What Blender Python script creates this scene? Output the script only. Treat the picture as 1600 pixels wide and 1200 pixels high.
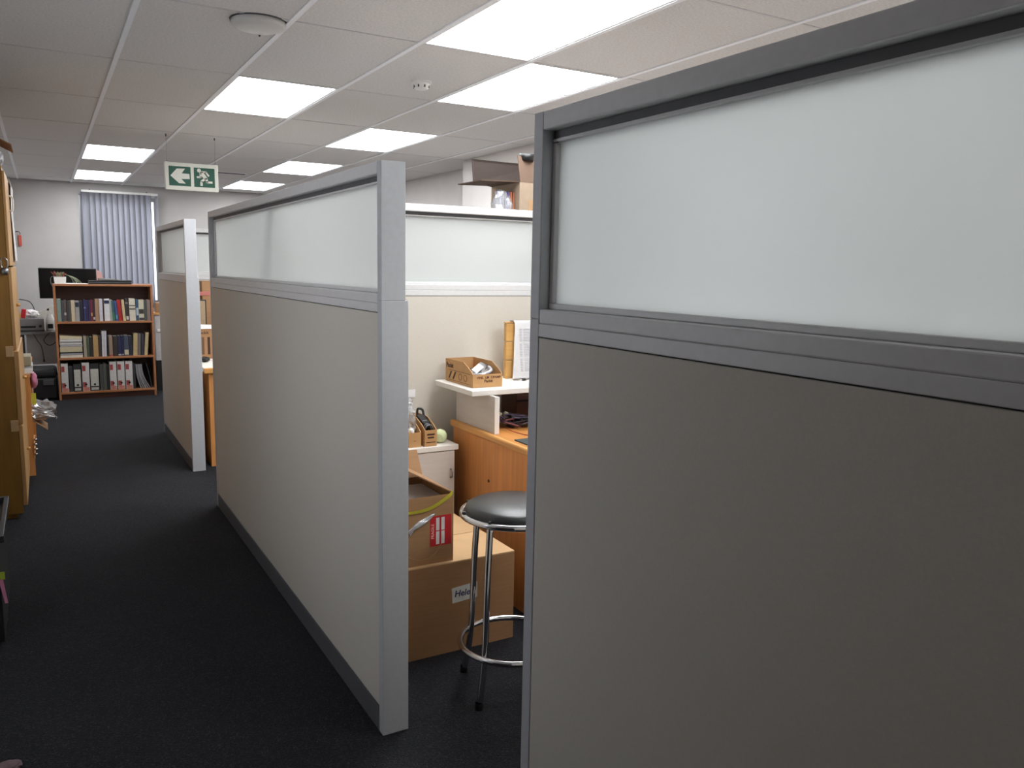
import bpy, bmesh, math, random
from mathutils import Vector, Matrix, noise

for o in list(bpy.data.objects):
    bpy.data.objects.remove(o, do_unlink=True)
S = bpy.context.scene
C = S.collection
random.seed(7)
PI = math.pi

# ------------------------------------------------------------------ camera
YAW, PITCH, ROLL, FPX = .52682153, -.14070942, .01900262, 1256.1
_f = Vector((math.sin(YAW)*math.cos(PITCH), math.cos(YAW)*math.cos(PITCH), math.sin(PITCH)))
_r = Vector((math.cos(YAW), -math.sin(YAW), 0))
_u = _r.cross(_f)
_c, _s = math.cos(ROLL), math.sin(ROLL)
_r2 = _r*_c + _u*_s
_u2 = _u*_c - _r*_s
cam_data = bpy.data.cameras.new('camera')
cam = bpy.data.objects.new('camera', cam_data)
C.objects.link(cam)
m = Matrix.Identity(4)
for i in range(3):
    m[i][0], m[i][1], m[i][2] = _r2[i], _u2[i], -_f[i]
m[0][3], m[1][3], m[2][3] = 0, 0, 1.5
cam.matrix_world = m
cam_data.sensor_fit = 'HORIZONTAL'
cam_data.sensor_width = 36
cam_data.lens = FPX/1600*36
cam_data.clip_start = .02
S.camera = cam

# ------------------------------------------------------------------ daylight, exposure
LIGHT = 5.6          # strength of the ceiling light diffusers
w = bpy.data.worlds.new('daylight')
S.world = w
w.use_nodes = True
bg = w.node_tree.nodes['Background']
bg.inputs[0].default_value = (.88, .92, 1.0, 1)
bg.inputs[1].default_value = 1.4
S.view_settings.view_transform = 'Standard'
S.view_settings.look = 'None'
S.view_settings.gamma = 1
S.view_settings.use_curve_mapping = False
S.view_settings.exposure = 1.6

# ------------------------------------------------------------------ materials
def lin(c):
    out = []
    for v in c:
        v = v/255
        out.append(v/12.92 if v <= .04045 else ((v+.055)/1.055)**2.4)
    return (*out, 1)

MATS = {}
def mat(name, col, rough=.6, metal=0, var=.08, scale=30, bump=0, bscale=200, spec=.5, stretch=None, coat=0):
    """Principled surface whose colour wanders a little with object-space noise."""
    if name in MATS:
        return MATS[name]
    M = bpy.data.materials.new(name)
    M.use_nodes = True
    nt = M.node_tree
    N, L = nt.nodes, nt.links
    b = N['Principled BSDF']
    b.inputs['Roughness'].default_value = rough
    b.inputs['Metallic'].default_value = metal
    b.inputs['Specular IOR Level'].default_value = spec
    b.inputs['Coat Weight'].default_value = coat
    tc = N.new('ShaderNodeTexCoord')
    mp = N.new('ShaderNodeMapping')
    L.new(tc.outputs['Object'], mp.inputs[0])
    if stretch:
        mp.inputs['Scale'].default_value = stretch
    n = N.new('ShaderNodeTexNoise')
    n.inputs['Scale'].default_value = scale
    n.inputs['Detail'].default_value = 5
    L.new(mp.outputs[0], n.inputs[0])
    cr = N.new('ShaderNodeValToRGB')
    base = lin(col)
    cr.color_ramp.elements[0].position = .3
    cr.color_ramp.elements[1].position = .7
    cr.color_ramp.elements[0].color = tuple(max(0, v*(1-var)) for v in base[:3])+(1,)
    cr.color_ramp.elements[1].color = tuple(min(1, v*(1+var)) for v in base[:3])+(1,)
    L.new(n.outputs[0], cr.inputs[0])
    L.new(cr.outputs[0], b.inputs['Base Color'])
    if bump:
        n2 = N.new('ShaderNodeTexNoise')
        n2.inputs['Scale'].default_value = bscale
        n2.inputs['Detail'].default_value = 3
        L.new(mp.outputs[0], n2.inputs[0])
        bp = N.new('ShaderNodeBump')
        bp.inputs['Strength'].default_value = bump
        bp.inputs['Distance'].default_value = .004
        L.new(n2.outputs[0], bp.inputs['Height'])
        L.new(bp.outputs[0], b.inputs['Normal'])
    MATS[name] = M
    return M

def wood(name, col, axis='Y', rough=.45, var=.11):
    st = {'X': (1, 14, 14), 'Y': (14, 1, 14), 'Z': (14, 14, 1)}[axis]
    return mat(name, col, rough, var=var, scale=3.2, stretch=st, bump=.05, bscale=12)

def emis(name, col, strength):
    M = bpy.data.materials.new(name)
    M.use_nodes = True
    nt = M.node_tree
    nt.nodes.clear()
    e = nt.nodes.new('ShaderNodeEmission')
    e.inputs[0].default_value = (*col, 1)
    e.inputs[1].default_value = strength
    o = nt.nodes.new('ShaderNodeOutputMaterial')
    nt.links.new(e.outputs[0], o.inputs[0])
    return M

def translucent(name, col, trans=.6, rough=.35, gloss=.06, tcol=None):
    """Frosted sheet: lets light diffuse through it and reflects some diffusely."""
    M = bpy.data.materials.new(name)
    M.use_nodes = True
    nt = M.node_tree
    N, L = nt.nodes, nt.links
    N.clear()
    d = N.new('ShaderNodeBsdfDiffuse')
    t = N.new('ShaderNodeBsdfTranslucent')
    g = N.new('ShaderNodeBsdfGlossy')
    g.inputs['Roughness'].default_value = rough
    d.inputs[0].default_value = lin(col)
    t.inputs[0].default_value = lin(tcol or col)
    m1 = N.new('ShaderNodeMixShader')
    m2 = N.new('ShaderNodeMixShader')
    m1.inputs[0].default_value = trans
    m2.inputs[0].default_value = gloss
    o = N.new('ShaderNodeOutputMaterial')
    L.new(d.outputs[0], m1.inputs[1])
    L.new(t.outputs[0], m1.inputs[2])
    L.new(m1.outputs[0], m2.inputs[1])
    L.new(g.outputs[0], m2.inputs[2])
    L.new(m2.outputs[0], o.inputs[0])
    return M

def film(name, col, clear=.7, rough=.15):
    """Thin clear plastic or window glass."""
    M = bpy.data.materials.new(name)
    M.use_nodes = True
    nt = M.node_tree
    N, L = nt.nodes, nt.links
    N.clear()
    t = N.new('ShaderNodeBsdfTransparent')
    g = N.new('ShaderNodeBsdfGlossy')
    d = N.new('ShaderNodeBsdfDiffuse')
    d.inputs[0].default_value = lin(col)
    g.inputs['Roughness'].default_value = rough
    a = N.new('ShaderNodeMixShader')
    b = N.new('ShaderNodeMixShader')
    a.inputs[0].default_value = .5
    b.inputs[0].default_value = 1-clear
    o = N.new('ShaderNodeOutputMaterial')
    L.new(g.outputs[0], a.inputs[1])
    L.new(d.outputs[0], a.inputs[2])
    L.new(t.outputs[0], b.inputs[1])
    L.new(a.outputs[0], b.inputs[2])
    L.new(b.outputs[0], o.inputs[0])
    return M

def carpet():
    M = bpy.data.materials.new('charcoal_carpet')
    M.use_nodes = True
    nt = M.node_tree
    N, L = nt.nodes, nt.links
    b = N['Principled BSDF']
    b.inputs['Roughness'].default_value = .95
    b.inputs['Specular IOR Level'].default_value = .15
    tc = N.new('ShaderNodeTexCoord')
    n = N.new('ShaderNodeTexNoise')
    n.inputs['Scale'].default_value = 160
    n.inputs['Detail'].default_value = 4
    n.inputs['Roughness'].default_value = .8
    L.new(tc.outputs['Object'], n.inputs[0])
    cr = N.new('ShaderNodeValToRGB')
    e = cr.color_ramp.elements
    e[0].position, e[0].color = .38, lin((30, 30, 33))
    e[1].position, e[1].color = .74, lin((88, 88, 90))
    x = cr.color_ramp.elements.new(.58)
    x.color = lin((42, 42, 46))
    L.new(n.outputs[0], cr.inputs[0])
    n3 = N.new('ShaderNodeTexNoise')
    n3.inputs['Scale'].default_value = 3
    L.new(tc.outputs['Object'], n3.inputs[0])
    mr = N.new('ShaderNodeMapRange')
    mr.inputs[3].default_value = .8
    mr.inputs[4].default_value = 1.2
    L.new(n3.outputs[0], mr.inputs[0])
    mx = N.new('ShaderNodeVectorMath')
    mx.operation = 'SCALE'
    L.new(cr.outputs[0], mx.inputs[0])
    L.new(mr.outputs[0], mx.inputs['Scale'])
    L.new(mx.outputs[0], b.inputs['Base Color'])
    v = N.new('ShaderNodeTexVoronoi')
    v.inputs['Scale'].default_value = 180
    L.new(tc.outputs['Object'], v.inputs[0])
    bp = N.new('ShaderNodeBump')
    bp.inputs['Strength'].default_value = .8
    bp.inputs['Distance'].default_value = .004
    L.new(v.outputs[0], bp.inputs['Height'])
    L.new(bp.outputs[0], b.inputs['Normal'])
    return M

M_CARPET = carpet()
M_WALL = mat('wall_paint', (178, 174, 172), .75, var=.03, scale=6, bump=.08, bscale=300)
M_WALL_LIT = mat('lit_wall_paint', (238, 233, 231), .75, var=.02, scale=6, bump=.08, bscale=300)  # wall paint brightened to stand in for light missing on the right wall
M_TILE = mat('ceiling_tile', (219, 216, 214), .9, var=.10, scale=90, bump=.5, bscale=160)
M_TBAR = mat('ceiling_grid_paint', (242, 243, 247), .45, var=.02)
M_CROSS = mat('cross_bar_paint', (206, 204, 204), .5, var=.02)
M_GREY = mat('grey_frame_paint', (212, 211, 211), .42, var=.03, scale=60)
M_CAP = mat('grey_end_cap', (192, 193, 197), .42, var=.03, scale=60)
M_SKIRT = mat('skirting_grey', (92, 92, 96), .5, var=.04)
M_BEIGE = mat('beige_panel_fabric', (205, 199, 188), .8, var=.03, scale=220, bump=.08, bscale=500)
M_SEAM = mat('dark_gasket', (45, 43, 42), .8)
M_SOFFIT = mat('soffit_shade_grey', (88, 88, 90), .6)  # grey of the shade under the partition top rails
M_FROST = translucent('frosted_glass', (228, 230, 229), .64, .3, .05, (224, 226, 225))
M_WHITE = mat('white_plastic', (232, 230, 226), .4, var=.02)
M_LAMPFRAME = mat('lamp_frame', (228, 228, 230), .4, var=.02)
M_DIFF = emis('lit_diffuser', (.96, .985, 1.0), LIGHT)
M_CHROME = mat('chrome', (205, 205, 208), .12, metal=1, var=.02)
M_STEEL = mat('dull_steel', (150, 150, 152), .35, metal=1, var=.05)
M_VINYL = mat('black_vinyl', (34, 34, 36), .33, var=.1, scale=60, bump=.15, bscale=260)
M_BLACK = mat('black_plastic', (22, 22, 24), .4, var=.1)
M_BLACKM = mat('black_matt', (16, 16, 18), .8, var=.1)
M_SCREEN = mat('dark_screen', (12, 12, 15), .2, var=.05)
M_CARD = mat('darkened_cardboard', (154, 114, 78), .8, var=.06, scale=8, stretch=(1, 1, 12))  # darkened to put the shade on the large carton's front into the colour
M_CARD2 = mat('brown_cardboard', (156, 118, 82), .8, var=.07, scale=8, stretch=(1, 1, 12))
M_CARDPALE = mat('pale_cardboard', (206, 170, 126), .8, var=.05, scale=10)
M_KRAFT = mat('kraft_bin_card', (190, 146, 98), .75, var=.06, scale=14)
M_CARDIN = mat('cardboard_inside', (96, 72, 54), .85, var=.06)
M_INK = mat('brown_ink', (58, 34, 24), .8, var=.15)
M_PEN = mat('blue_pen', (40, 46, 92), .7)
M_PAPER = mat('white_paper', (238, 236, 236), .7, var=.03)
M_PAPERG = mat('grey_print', (206, 203, 212), .7, var=.05)
M_DESKWOOD = wood('orange_desk_wood', (196, 132, 68), 'Y')
M_DESKSIDE = wood('orange_desk_side', (216, 148, 84), 'Z')
M_DESKEDGE = wood('desk_edge_wood', (216, 156, 88), 'Y', .4)
M_MAHOG = wood('dark_red_wood', (78, 40, 24), 'X')
M_LAMIN = mat('pale_grey_laminate', (206, 198, 192), .5, var=.05, scale=5, stretch=(1, 1, 8))
M_LAMTOP = mat('white_laminate_top', (230, 226, 220), .4, var=.02)
M_BOARD = wood('golden_board_wood', (206, 158, 92), 'X')
M_OAK = wood('oak_cabinet_shaded', (150, 108, 44), 'Z')  # oak darkened for the shaded side facing the camera
M_OAKF = wood('oak_cabinet_lit', (196, 152, 98), 'Z')  # same oak made lighter for the front turned to the lights
M_BCASE = wood('cherry_bookcase_edge', (158, 104, 68), 'X', .45, .12)
M_BCASEIN = wood('cherry_bookcase_shaded', (78, 46, 34), 'X', .5, .15)  # cherry darkened to hold the shade inside and beneath the bookcase
M_MAT = mat('dark_green_mat', (52, 62, 62), .7)
M_RED = mat('red_print', (186, 28, 34), .6, var=.08)
M_REDW = mat('orange_red_print', (206, 92, 72), .6, var=.08)
M_DULL = mat('dull_red_print', (146, 58, 52), .6, var=.15)
M_FADE = mat('faded_red_print', (178, 116, 102), .6, var=.15)
M_YELLOW = mat('yellow_strap', (214, 208, 72), .55, var=.05)
M_PINK = mat('pink_plastic', (206, 130, 160), .5, var=.08)
M_BALL = mat('pale_green_felt', (214, 224, 178), .9, var=.07, scale=40, bump=.3, bscale=300)
M_BAG = film('clear_plastic_bag', (225, 228, 232), .45, .12)
M_GLASS = film('window_glass', (220, 230, 240), .93, .02)
M_SLAT = translucent('blind_fabric', (176, 176, 182), .30, .5, .02, (150, 153, 164))
M_GREEN = mat('sign_green', (12, 82, 62), .5, var=.03)
M_SIGNW = mat('sign_white', (226, 226, 216), .5, var=.02)
M_GREYEQ = mat('grey_equipment', (120, 118, 118), .5, var=.06)
M_GREYDK = mat('dark_grey_equipment', (62, 60, 62), .5, var=.06)
M_CABLE = mat('dark_cable', (38, 32, 36), .5)
M_CABLEG = mat('grey_cable', (120, 118, 122), .5)

# ------------------------------------------------------------------ mesh helpers
class MB:
    """Collects shapes in world coordinates and links them as ONE mesh object."""
    def __init__(self):
        self.bm = bmesh.new()
        self.mi = 0

    def _faces(self, fs):
        for f in fs:
            f.material_index = self.mi

    def poly(self, pts):
        vs = [self.bm.verts.new(p) for p in pts]
        f = self.bm.faces.new(vs)
        f.material_index = self.mi
        return f

    def box(self, x0, x1, y0, y1, z0, z1, bev=0, seg=2):
        b = bmesh.new()
        vs = [b.verts.new((x, y, z)) for z in (z0, z1) for y in (y0, y1) for x in (x0, x1)]
        for q in ((0, 2, 3, 1), (4, 5, 7, 6), (0, 1, 5, 4), (2, 6, 7, 3), (0, 4, 6, 2), (1, 3, 7, 5)):
            b.faces.new([vs[i] for i in q])
        if bev:
            bmesh.ops.bevel(b, geom=list(b.edges), offset=bev, segments=seg, profile=.5, affect='EDGES')
        self.merge(b)
        return self

    def merge(self, b, mtx=None):
        b.verts.index_update()
        mp = []
        for v in b.verts:
            mp.append(self.bm.verts.new(mtx @ v.co if mtx else v.co))
        for f in b.faces:
            try:
                nf = self.bm.faces.new([mp[v.index] for v in f.verts])
                nf.material_index = self.mi
                nf.smooth = f.smooth
            except ValueError:
                pass
        b.free()

    def obox(self, c, sx, sy, sz, rot=(0, 0, 0), bev=0):
        b = MB()
        b.box(-sx/2, sx/2, -sy/2, sy/2, -sz/2, sz/2, bev)
        from mathutils import Euler
        self.merge(b.bm, Matrix.Translation(c) @ Euler(rot).to_matrix().to_4x4())
        return self

    def prism(self, pts, d):
        """pts: coplanar 3-D outline, d: extrusion vector."""
        d = Vector(d)
        a = [self.bm.verts.new(p) for p in pts]
        b = [self.bm.verts.new(Vector(p)+d) for p in pts]
        fs = [self.bm.faces.new(a[::-1]), self.bm.faces.new(b)]
        n = len(pts)
        for i in range(n):
            fs.append(self.bm.faces.new((a[i], a[(i+1) % n], b[(i+1) % n], b[i])))
        self._faces(fs)
        return self

    def tube(self, pts, r, n=8, closed=False, smooth=True):
        pts = [Vector(p) for p in pts]
        rs = r if isinstance(r, (list, tuple)) else [r]*len(pts)
        rings = []
        up = None
        L = len(pts)
        for i, p in enumerate(pts):
            if closed:
                t = pts[(i+1) % L]-pts[i-1]
            else:
                t = pts[min(i+1, L-1)]-pts[max(i-1, 0)]
            t.normalize()
            if up is None:
                up = Vector((0, 0, 1)) if abs(t.z) < .9 else Vector((1, 0, 0))
            a = t.cross(up)
            if a.length < 1e-5:
                a = t.cross(Vector((.3, .9, .1)))
            a.normalize()
            b = a.cross(t).normalized()
            up = b
            rings.append([self.bm.verts.new(p+(a*math.cos(2*PI*k/n)+b*math.sin(2*PI*k/n))*rs[i]) for k in range(n)])
        fs = []
        for i in range(L if closed else L-1):
            A, B = rings[i], rings[(i+1) % L]
            for k in range(n):
                fs.append(self.bm.faces.new((A[k], A[(k+1) % n], B[(k+1) % n], B[k])))
        for f in fs:
            f.smooth = smooth
        if not closed:
            fs.append(self.bm.faces.new(rings[0][::-1]))
            fs.append(self.bm.faces.new(rings[-1]))
        self._faces(fs)
        return self

    def lathe(self, c, prof, n=32):
        """prof: list of (radius, z) from bottom to top around the vertical through c."""
        c = Vector(c)
        rings = []
        for r, z in prof:
            if r < 1e-6:
                rings.append([self.bm.verts.new(c+Vector((0, 0, z)))])
            else:
                rings.append([self.bm.verts.new(c+Vector((r*math.cos(2*PI*k/n), r*math.sin(2*PI*k/n), z))) for k in range(n)])
        fs = []
        for A, B in zip(rings, rings[1:]):
            for k in range(n):
                a, b = A[k % len(A)], A[(k+1) % len(A)]
                d, e = B[k % len(B)], B[(k+1) % len(B)]
                vs = []
                for v in (a, b, e, d):
                    if v not in vs:
                        vs.append(v)
                if len(vs) > 2:
                    fs.append(self.bm.faces.new(vs))
        for f in fs:
            f.smooth = True
        self._faces(fs)
        return self

    def crumple(self, c, s, seed=0, amp=.35, sub=3, freq=2.2, smooth=False):
        b = bmesh.new()
        bmesh.ops.create_icosphere(b, subdivisions=sub, radius=1)
        for v in b.verts:
            p = v.co.copy()
            k = 1+amp*noise.noise(p*freq+Vector((seed*7.3, seed*3.1, seed)))+amp*.5*noise.noise(p*freq*2.7+Vector((seed, 5, 2)))
            v.co = Vector((p.x*s[0], p.y*s[1], p.z*s[2]))*k
        for f in b.faces:
            f.smooth = smooth
        lo = min(v.co.z for v in b.verts)
        self.merge(b, Matrix.Translation(Vector(c)-Vector((0, 0, lo))))
        return self

    def build(self, name, mats, parent=None):
        bm = self.bm
        bmesh.ops.recalc_face_normals(bm, faces=bm.faces)
        off = Vector((0, 0, 0))
        if parent is not None:
            p = parent
            while p:
                off += p.location
                p = p.parent
            base = off
        else:
            xs = [v.co for v in bm.verts]
            lo = Vector([min(v[i] for v in xs) for i in range(3)])
            hi = Vector([max(v[i] for v in xs) for i in range(3)])
            base = Vector(((lo.x+hi.x)/2, (lo.y+hi.y)/2, lo.z))
        for v in bm.verts:
            v.co -= base
        me = bpy.data.meshes.new(name)
        bm.to_mesh(me)
        bm.free()
        for mm in (mats if isinstance(mats, (list, tuple)) else [mats]):
            me.materials.append(mm)
        o = bpy.data.objects.new(name, me)
        C.objects.link(o)
        if parent is not None:
            o.parent = parent
        else:
            o.location = base
        return o

def tag(o, label=None, cat=None, group=None, kind=None):
    if label: o['label'] = label
    if cat: o['category'] = cat
    if group: o['group'] = group
    if kind: o['kind'] = kind
    return o

def thing(name, loc, label, cat, group=None, kind=None):
    o = bpy.data.objects.new(name, None)
    o.empty_display_size = .1
    C.objects.link(o)
    o.location = loc
    return tag(o, label, cat, group, kind)

def copy_tree(o, parent=None):
    c = o.copy()
    C.objects.link(c)
    c.parent = parent
    for ch in list(o.children):
        copy_tree(ch, c)
    return c

def B(x0, x1, y0, y1, z0, z1, bev=0):
    return MB().box(x0, x1, y0, y1, z0, z1, bev)

def arc(c, r, a0, a1, n, z=0):
    return [Vector((c[0]+r*math.cos(a0+(a1-a0)*i/n), c[1]+r*math.sin(a0+(a1-a0)*i/n), c[2]+z)) for i in range(n+1)]

def curve(pts, k=6):
    """Catmull-Rom through the points."""
    P = [Vector(p) for p in pts]
    out = []
    for i in range(len(P)-1):
        a = P[max(i-1, 0)]; b = P[i]; c = P[i+1]; d = P[min(i+2, len(P)-1)]
        for j in range(k):
            t = j/k
            out.append(.5*((2*b)+(c-a)*t+(2*a-5*b+4*c-d)*t*t+(3*b-a-3*c+d)*t**3))
    out.append(P[-1])
    return out

def text(s, size, mtx, name, material, parent, shear=0, depth=.0004):
    """Lettering as a thin mesh; mtx maps text x to the right, y up."""
    cu = bpy.data.curves.new('lettering', 'FONT')
    cu.body = s
    cu.size = size
    cu.shear = shear
    cu.offset = size*.018
    cu.extrude = depth
    cu.align_x = 'CENTER'
    cu.align_y = 'CENTER'
    cu.resolution_u = 3
    t = bpy.data.objects.new('lettering', cu)
    C.objects.link(t)
    dg = bpy.context.evaluated_depsgraph_get()
    me = bpy.data.meshes.new_from_object(t.evaluated_get(dg))
    bpy.data.objects.remove(t)
    b = MB()
    tb = bmesh.new()
    tb.from_mesh(me)
    bpy.data.meshes.remove(me)
    b.merge(tb, mtx)
    return b.build(name, material, parent)

def face_negY(x, y, z, roll=0):      # text readable from -Y
    return Matrix.Translation((x, y, z)) @ Matrix.Rotation(roll, 4, 'Y') @ Matrix.Rotation(PI/2, 4, 'X')

def face_negX(x, y, z):              # text readable from -X
    return Matrix.Translation((x, y, z)) @ Matrix.Rotation(-PI/2, 4, 'Z') @ Matrix.Rotation(PI/2, 4, 'X')

def clabel(o, t):
    o['label'] = t
    return o

# ------------------------------------------------------------------ room shell
HC = 2.555
XL, XR, XR2, YN, YF, YSTEP = -.70, 3.64, 3.945, -4.6, 12.45, 7.30
floor = B(XL-.1, XR2+.1, YN-.1, YF+.1, -.06, 0).build('floor', M_CARPET); tag(floor, kind='structure')
VY0, VY1, VZ0, VZ1 = 2.15, 3.15, 1.0, 2.05
b = MB()
b.box(XL-.1, XL, YN-.1, VY0, 0, 2.8)
b.box(XL-.1, XL, VY1, YF+.12, 0, 2.8)
b.box(XL-.1, XL, VY0, VY1, 0, VZ0)
b.box(XL-.1, XL, VY0, VY1, VZ1, 2.8)
tag(b.build('wall_left', M_WALL), kind='structure')
win2 = thing('window_2', (XL-.06, (VY0+VY1)/2, VZ0), None, None, kind='structure')
b = MB()
for y0, y1, z0, z1 in ((VY0, VY0+.05, VZ0, VZ1), (VY1-.05, VY1, VZ0, VZ1), (VY0+.05, VY1-.05, VZ0, VZ0+.05), (VY0+.05, VY1-.05, VZ1-.05, VZ1)):
    b.box(XL-.08, XL-.03, y0, y1, z0, z1)
b.build('window_frame', M_STEEL, win2)
B(XL-.058, XL-.052, VY0+.05, VY1-.05, VZ0+.05, VZ1-.05).build('pane', M_GLASS, win2)
tag(B(XL, XR2+.1, YN-.1, YN, 0, 2.8).build('wall_near', M_WALL), kind='structure')
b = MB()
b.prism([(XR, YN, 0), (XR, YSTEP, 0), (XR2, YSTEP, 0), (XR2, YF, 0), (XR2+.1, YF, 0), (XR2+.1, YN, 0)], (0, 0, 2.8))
tag(b.build('wall_right', M_WALL_LIT), kind='structure')
WX0, WX1, WZ0, WZ1 = .47, 1.45, .93, 2.40
b = MB()
b.box(XL, WX0, YF, YF+.14, 0, 2.8)
b.box(WX1, XR2+.1, YF, YF+.14, 0, 2.8)
b.box(WX0, WX1, YF, YF+.14, 0, WZ0)
b.box(WX0, WX1, YF, YF+.14, WZ1, 2.8)
tag(b.build('wall_far', M_WALL), kind='structure')
win = thing('window_1', (.96, YF+.1, WZ0), None, None, kind='structure')
b = MB()
for x0, x1, z0, z1 in ((WX0, WX0+.05, WZ0, WZ1), (WX1-.05, WX1, WZ0, WZ1), (WX0+.05, WX1-.05, WZ0, WZ0+.05), (WX0+.05, WX1-.05, WZ1-.05, WZ1), (.94, .98, WZ0+.05, WZ1-.05)):
    b.box(x0, x1, YF+.07, YF+.12, z0, z1)
b.build('window_frame', M_STEEL, win)
for x0, x1 in ((WX0+.05, .94), (.98, WX1-.05)):
    B(x0, x1, YF+.092, YF+.098, WZ0+.05, WZ1-.05).build('pane', M_GLASS, win)

# ceiling: slab, T-bar grid, tiles
ceil = B(XL-.1, XR2+.1, YN-.1, YF+.1, 2.62, 2.80).build('ceiling', M_TILE); tag(ceil, kind='structure')
GX0, GDX, GY0, GDY = .39, .605, 2.50, 1.18
LIT = {(1, 2): 'A', (2, 0): 'N', (3, 1): 'M', (3, 3): 'B', (0, 5): 'C', (0, 7): 'D', (3, 5): 'E', (3, 7): 'F', (2, -2): 'H', (3, -2): 'G'}
XMAX = {True: XR, False: XR2}
tiles = {}
gx = [GX0+GDX*i for i in range(-2, 7)]
gy = [GY0+GDY*j for j in range(-6, 10)]
full = None
for i in range(-2, 6):
    for j in range(-7, 9):
        if (i, j) in LIT:
            continue
        x0, x1 = GX0+GDX*i, GX0+GDX*(i+1)
        y0, y1 = GY0+GDY*j, GY0+GDY*(j+1)
        lim = XR if y1 <= YSTEP+.5 else XR2
        cx0, cx1, cy0, cy1 = max(x0, XL), min(x1, lim), max(y0, YN), min(y1, YF)
        if cx1-cx0 < .03 or cy1-cy0 < .03:
            continue
        whole = abs(cx1-cx0-GDX) < 1e-4 and abs(cy1-cy0-GDY) < 1e-4
        if whole and full:
            o = bpy.data.objects.new('tile', full)
            C.objects.link(o)
            o.parent = ceil
            o.location = Vector(((x0+x1)/2, (y0+y1)/2, HC))-ceil.location
        else:
            g = .006
            o = B(cx0+g, cx1-g, cy0+g, cy1-g, HC, HC+.018, .004).build('tile', M_TILE)
            o.location.z = HC
            o.parent = ceil
            o.location -= ceil.location
            if whole:
                full = o.data
for x in gx:
    if XL < x < XR2-.02:
        y0, y1 = (YN, YF) if x < XR else (YSTEP, YF)
        B(x-.012, x+.012, y0, y1, HC-.006, HC+.03).build('grid_bar', M_TBAR, ceil)
for y in gy:
    if YN < y < YF:
        B(XL, XR if y < YSTEP else XR2, y-.007, y+.007, HC-.002, HC+.03).build('grid_cross_bar', M_CROSS, ceil)

LLAB = {'A': 'lit ceiling light panel above the corridor nearest the round ceiling disc',
        'N': 'largest lit ceiling light panel, cut by the top edge of the photo',
        'M': 'lit ceiling light panel touching the corner of the largest one, over the near cubicle',
        'B': 'lit ceiling light panel rising behind the top of the middle partition',
        'C': 'lit ceiling light panel above the left end of the corridor, the nearer of that pair',
        'D': 'lit ceiling light panel closest to the far wall above the window blind',
        'E': 'lit ceiling light panel right of the exit sign, the nearer of two',
        'F': 'lit ceiling light panel right of the exit sign, closest to the far wall',
        'H': 'ceiling light panel over the cubicle behind the nearest partition, nearer the corridor',
        'G': 'ceiling light panel over the cubicle behind the nearest partition, nearer the right wall'}
for (i, j), k in LIT.items():
    x0, x1 = GX0+GDX*i+.012, GX0+GDX*(i+1)-.012
    y0, y1 = GY0+GDY*j+.010, GY0+GDY*(j+1)-.010
    t = thing('ceiling_light', ((x0+x1)/2, (y0+y1)/2, HC-.004), LLAB[k], 'ceiling light', 'lit ceiling panels')
    f = MB()
    e = .012
    for a in ((x0, x1, y0, y0+e), (x0, x1, y1-e, y1), (x0, x0+e, y0+e, y1-e), (x1-e, x1, y0+e, y1-e)):
        f.box(*a, HC-.003, HC+.05)
    f.build('frame', M_LAMPFRAME, t)
    B(x0+e, x1-e, y0+e, y1-e, HC, HC+.006).build('diffuser', M_DIFF, t)

# ceiling fittings
t = thing('ceiling_disc', (.875, 3.765, HC-.035), 'flat round white ceiling fitting touching the ceiling grid', 'ceiling fitting')
MB().lathe((.875, 3.765, HC-.036), [(0, 0), (.085, .002), (.108, .010), (.116, .022), (.112, .036)], 40).build('cover', mat('off_white_disc', (206, 204, 200), .4, var=.02), t)
MB().lathe((.875, 3.765, HC-.006), [(.119, 0), (.122, .006)], 40).build('shadow_gap', M_GREYDK, t)
MB().lathe((.90, 3.86, HC-.037), [(0, -.002), (.004, -.001), (.005, .004)], 10).build('indicator', M_BLACK, t)
t = thing('smoke_detector', (1.93, 4.41, HC-.045), 'small white round smoke detector on the ceiling between light panels', 'smoke detector')
MB().lathe((1.93, 4.41, HC-.012), [(.052, 0), (.058, .004), (.058, .012)], 28).build('base', M_WHITE, t)
MB().lathe((1.93, 4.41, HC-.045), [(0, 0), (.03, .001), (.042, .008), (.05, .033)], 28).build('sensor_head', M_WHITE, t)
for k in range(8):
    a = 2*PI*k/8
    MB().obox((1.93+.045*math.cos(a), 4.41+.045*math.sin(a), HC-.03), .004, .008, .014, (0, 0, a)).build('vent_slot', M_GREYDK, t)
t = thing('slot_diffuser', (1.95, 9.93, HC-.006), 'narrow dark slot air diffuser in the ceiling right of the exit sign', 'air vent')
B(1.78, 2.12, 9.88, 9.98, HC-.006, HC).build('frame', M_TBAR, t)
for k in range(2):
    B(1.79, 2.11, 9.895+.042*k, 9.922+.042*k, HC-.008, HC-.005).build('slot', M_BLACKM, t)

# hanging exit sign
SX0, SX1, SZ0, SZ1, SY = .915, 1.335, 2.108, 2.332, 7.32
sg = thing('exit_sign', ((SX0+SX1)/2, SY, SZ0), 'hanging green and white exit sign with left arrow and running figure', 'exit sign')
B(SX0, SX1, SY, SY+.03, SZ0, SZ1, .006).build('housing', M_SIGNW, sg)
def su(px, py):
    """sign picture units -> world; 0..1 across and up"""
    return Vector((SX0+px*(SX1-SX0), SY-.002, SZ0+py*(SZ1-SZ0)))
def panel(u0, u1):
    a, c = su(u0, .15), su(u1, .855)
    return B(a.x, c.x, SY-.0012, SY+.002, a.z, c.z).build('green_panel', M_GREEN, sg)
pl = panel(.07, .475); pr = panel(.535, .93)
def zz(x, y):                         # coordinates read off the sign's own picture
    return ((x-110)/1335, 1-(y-120-(x-110)*.055)/735)
ar = [(240, 490), (400, 305), (605, 305), (520, 430), (710, 445), (715, 580), (505, 580), (615, 705), (445, 690)]
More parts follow.
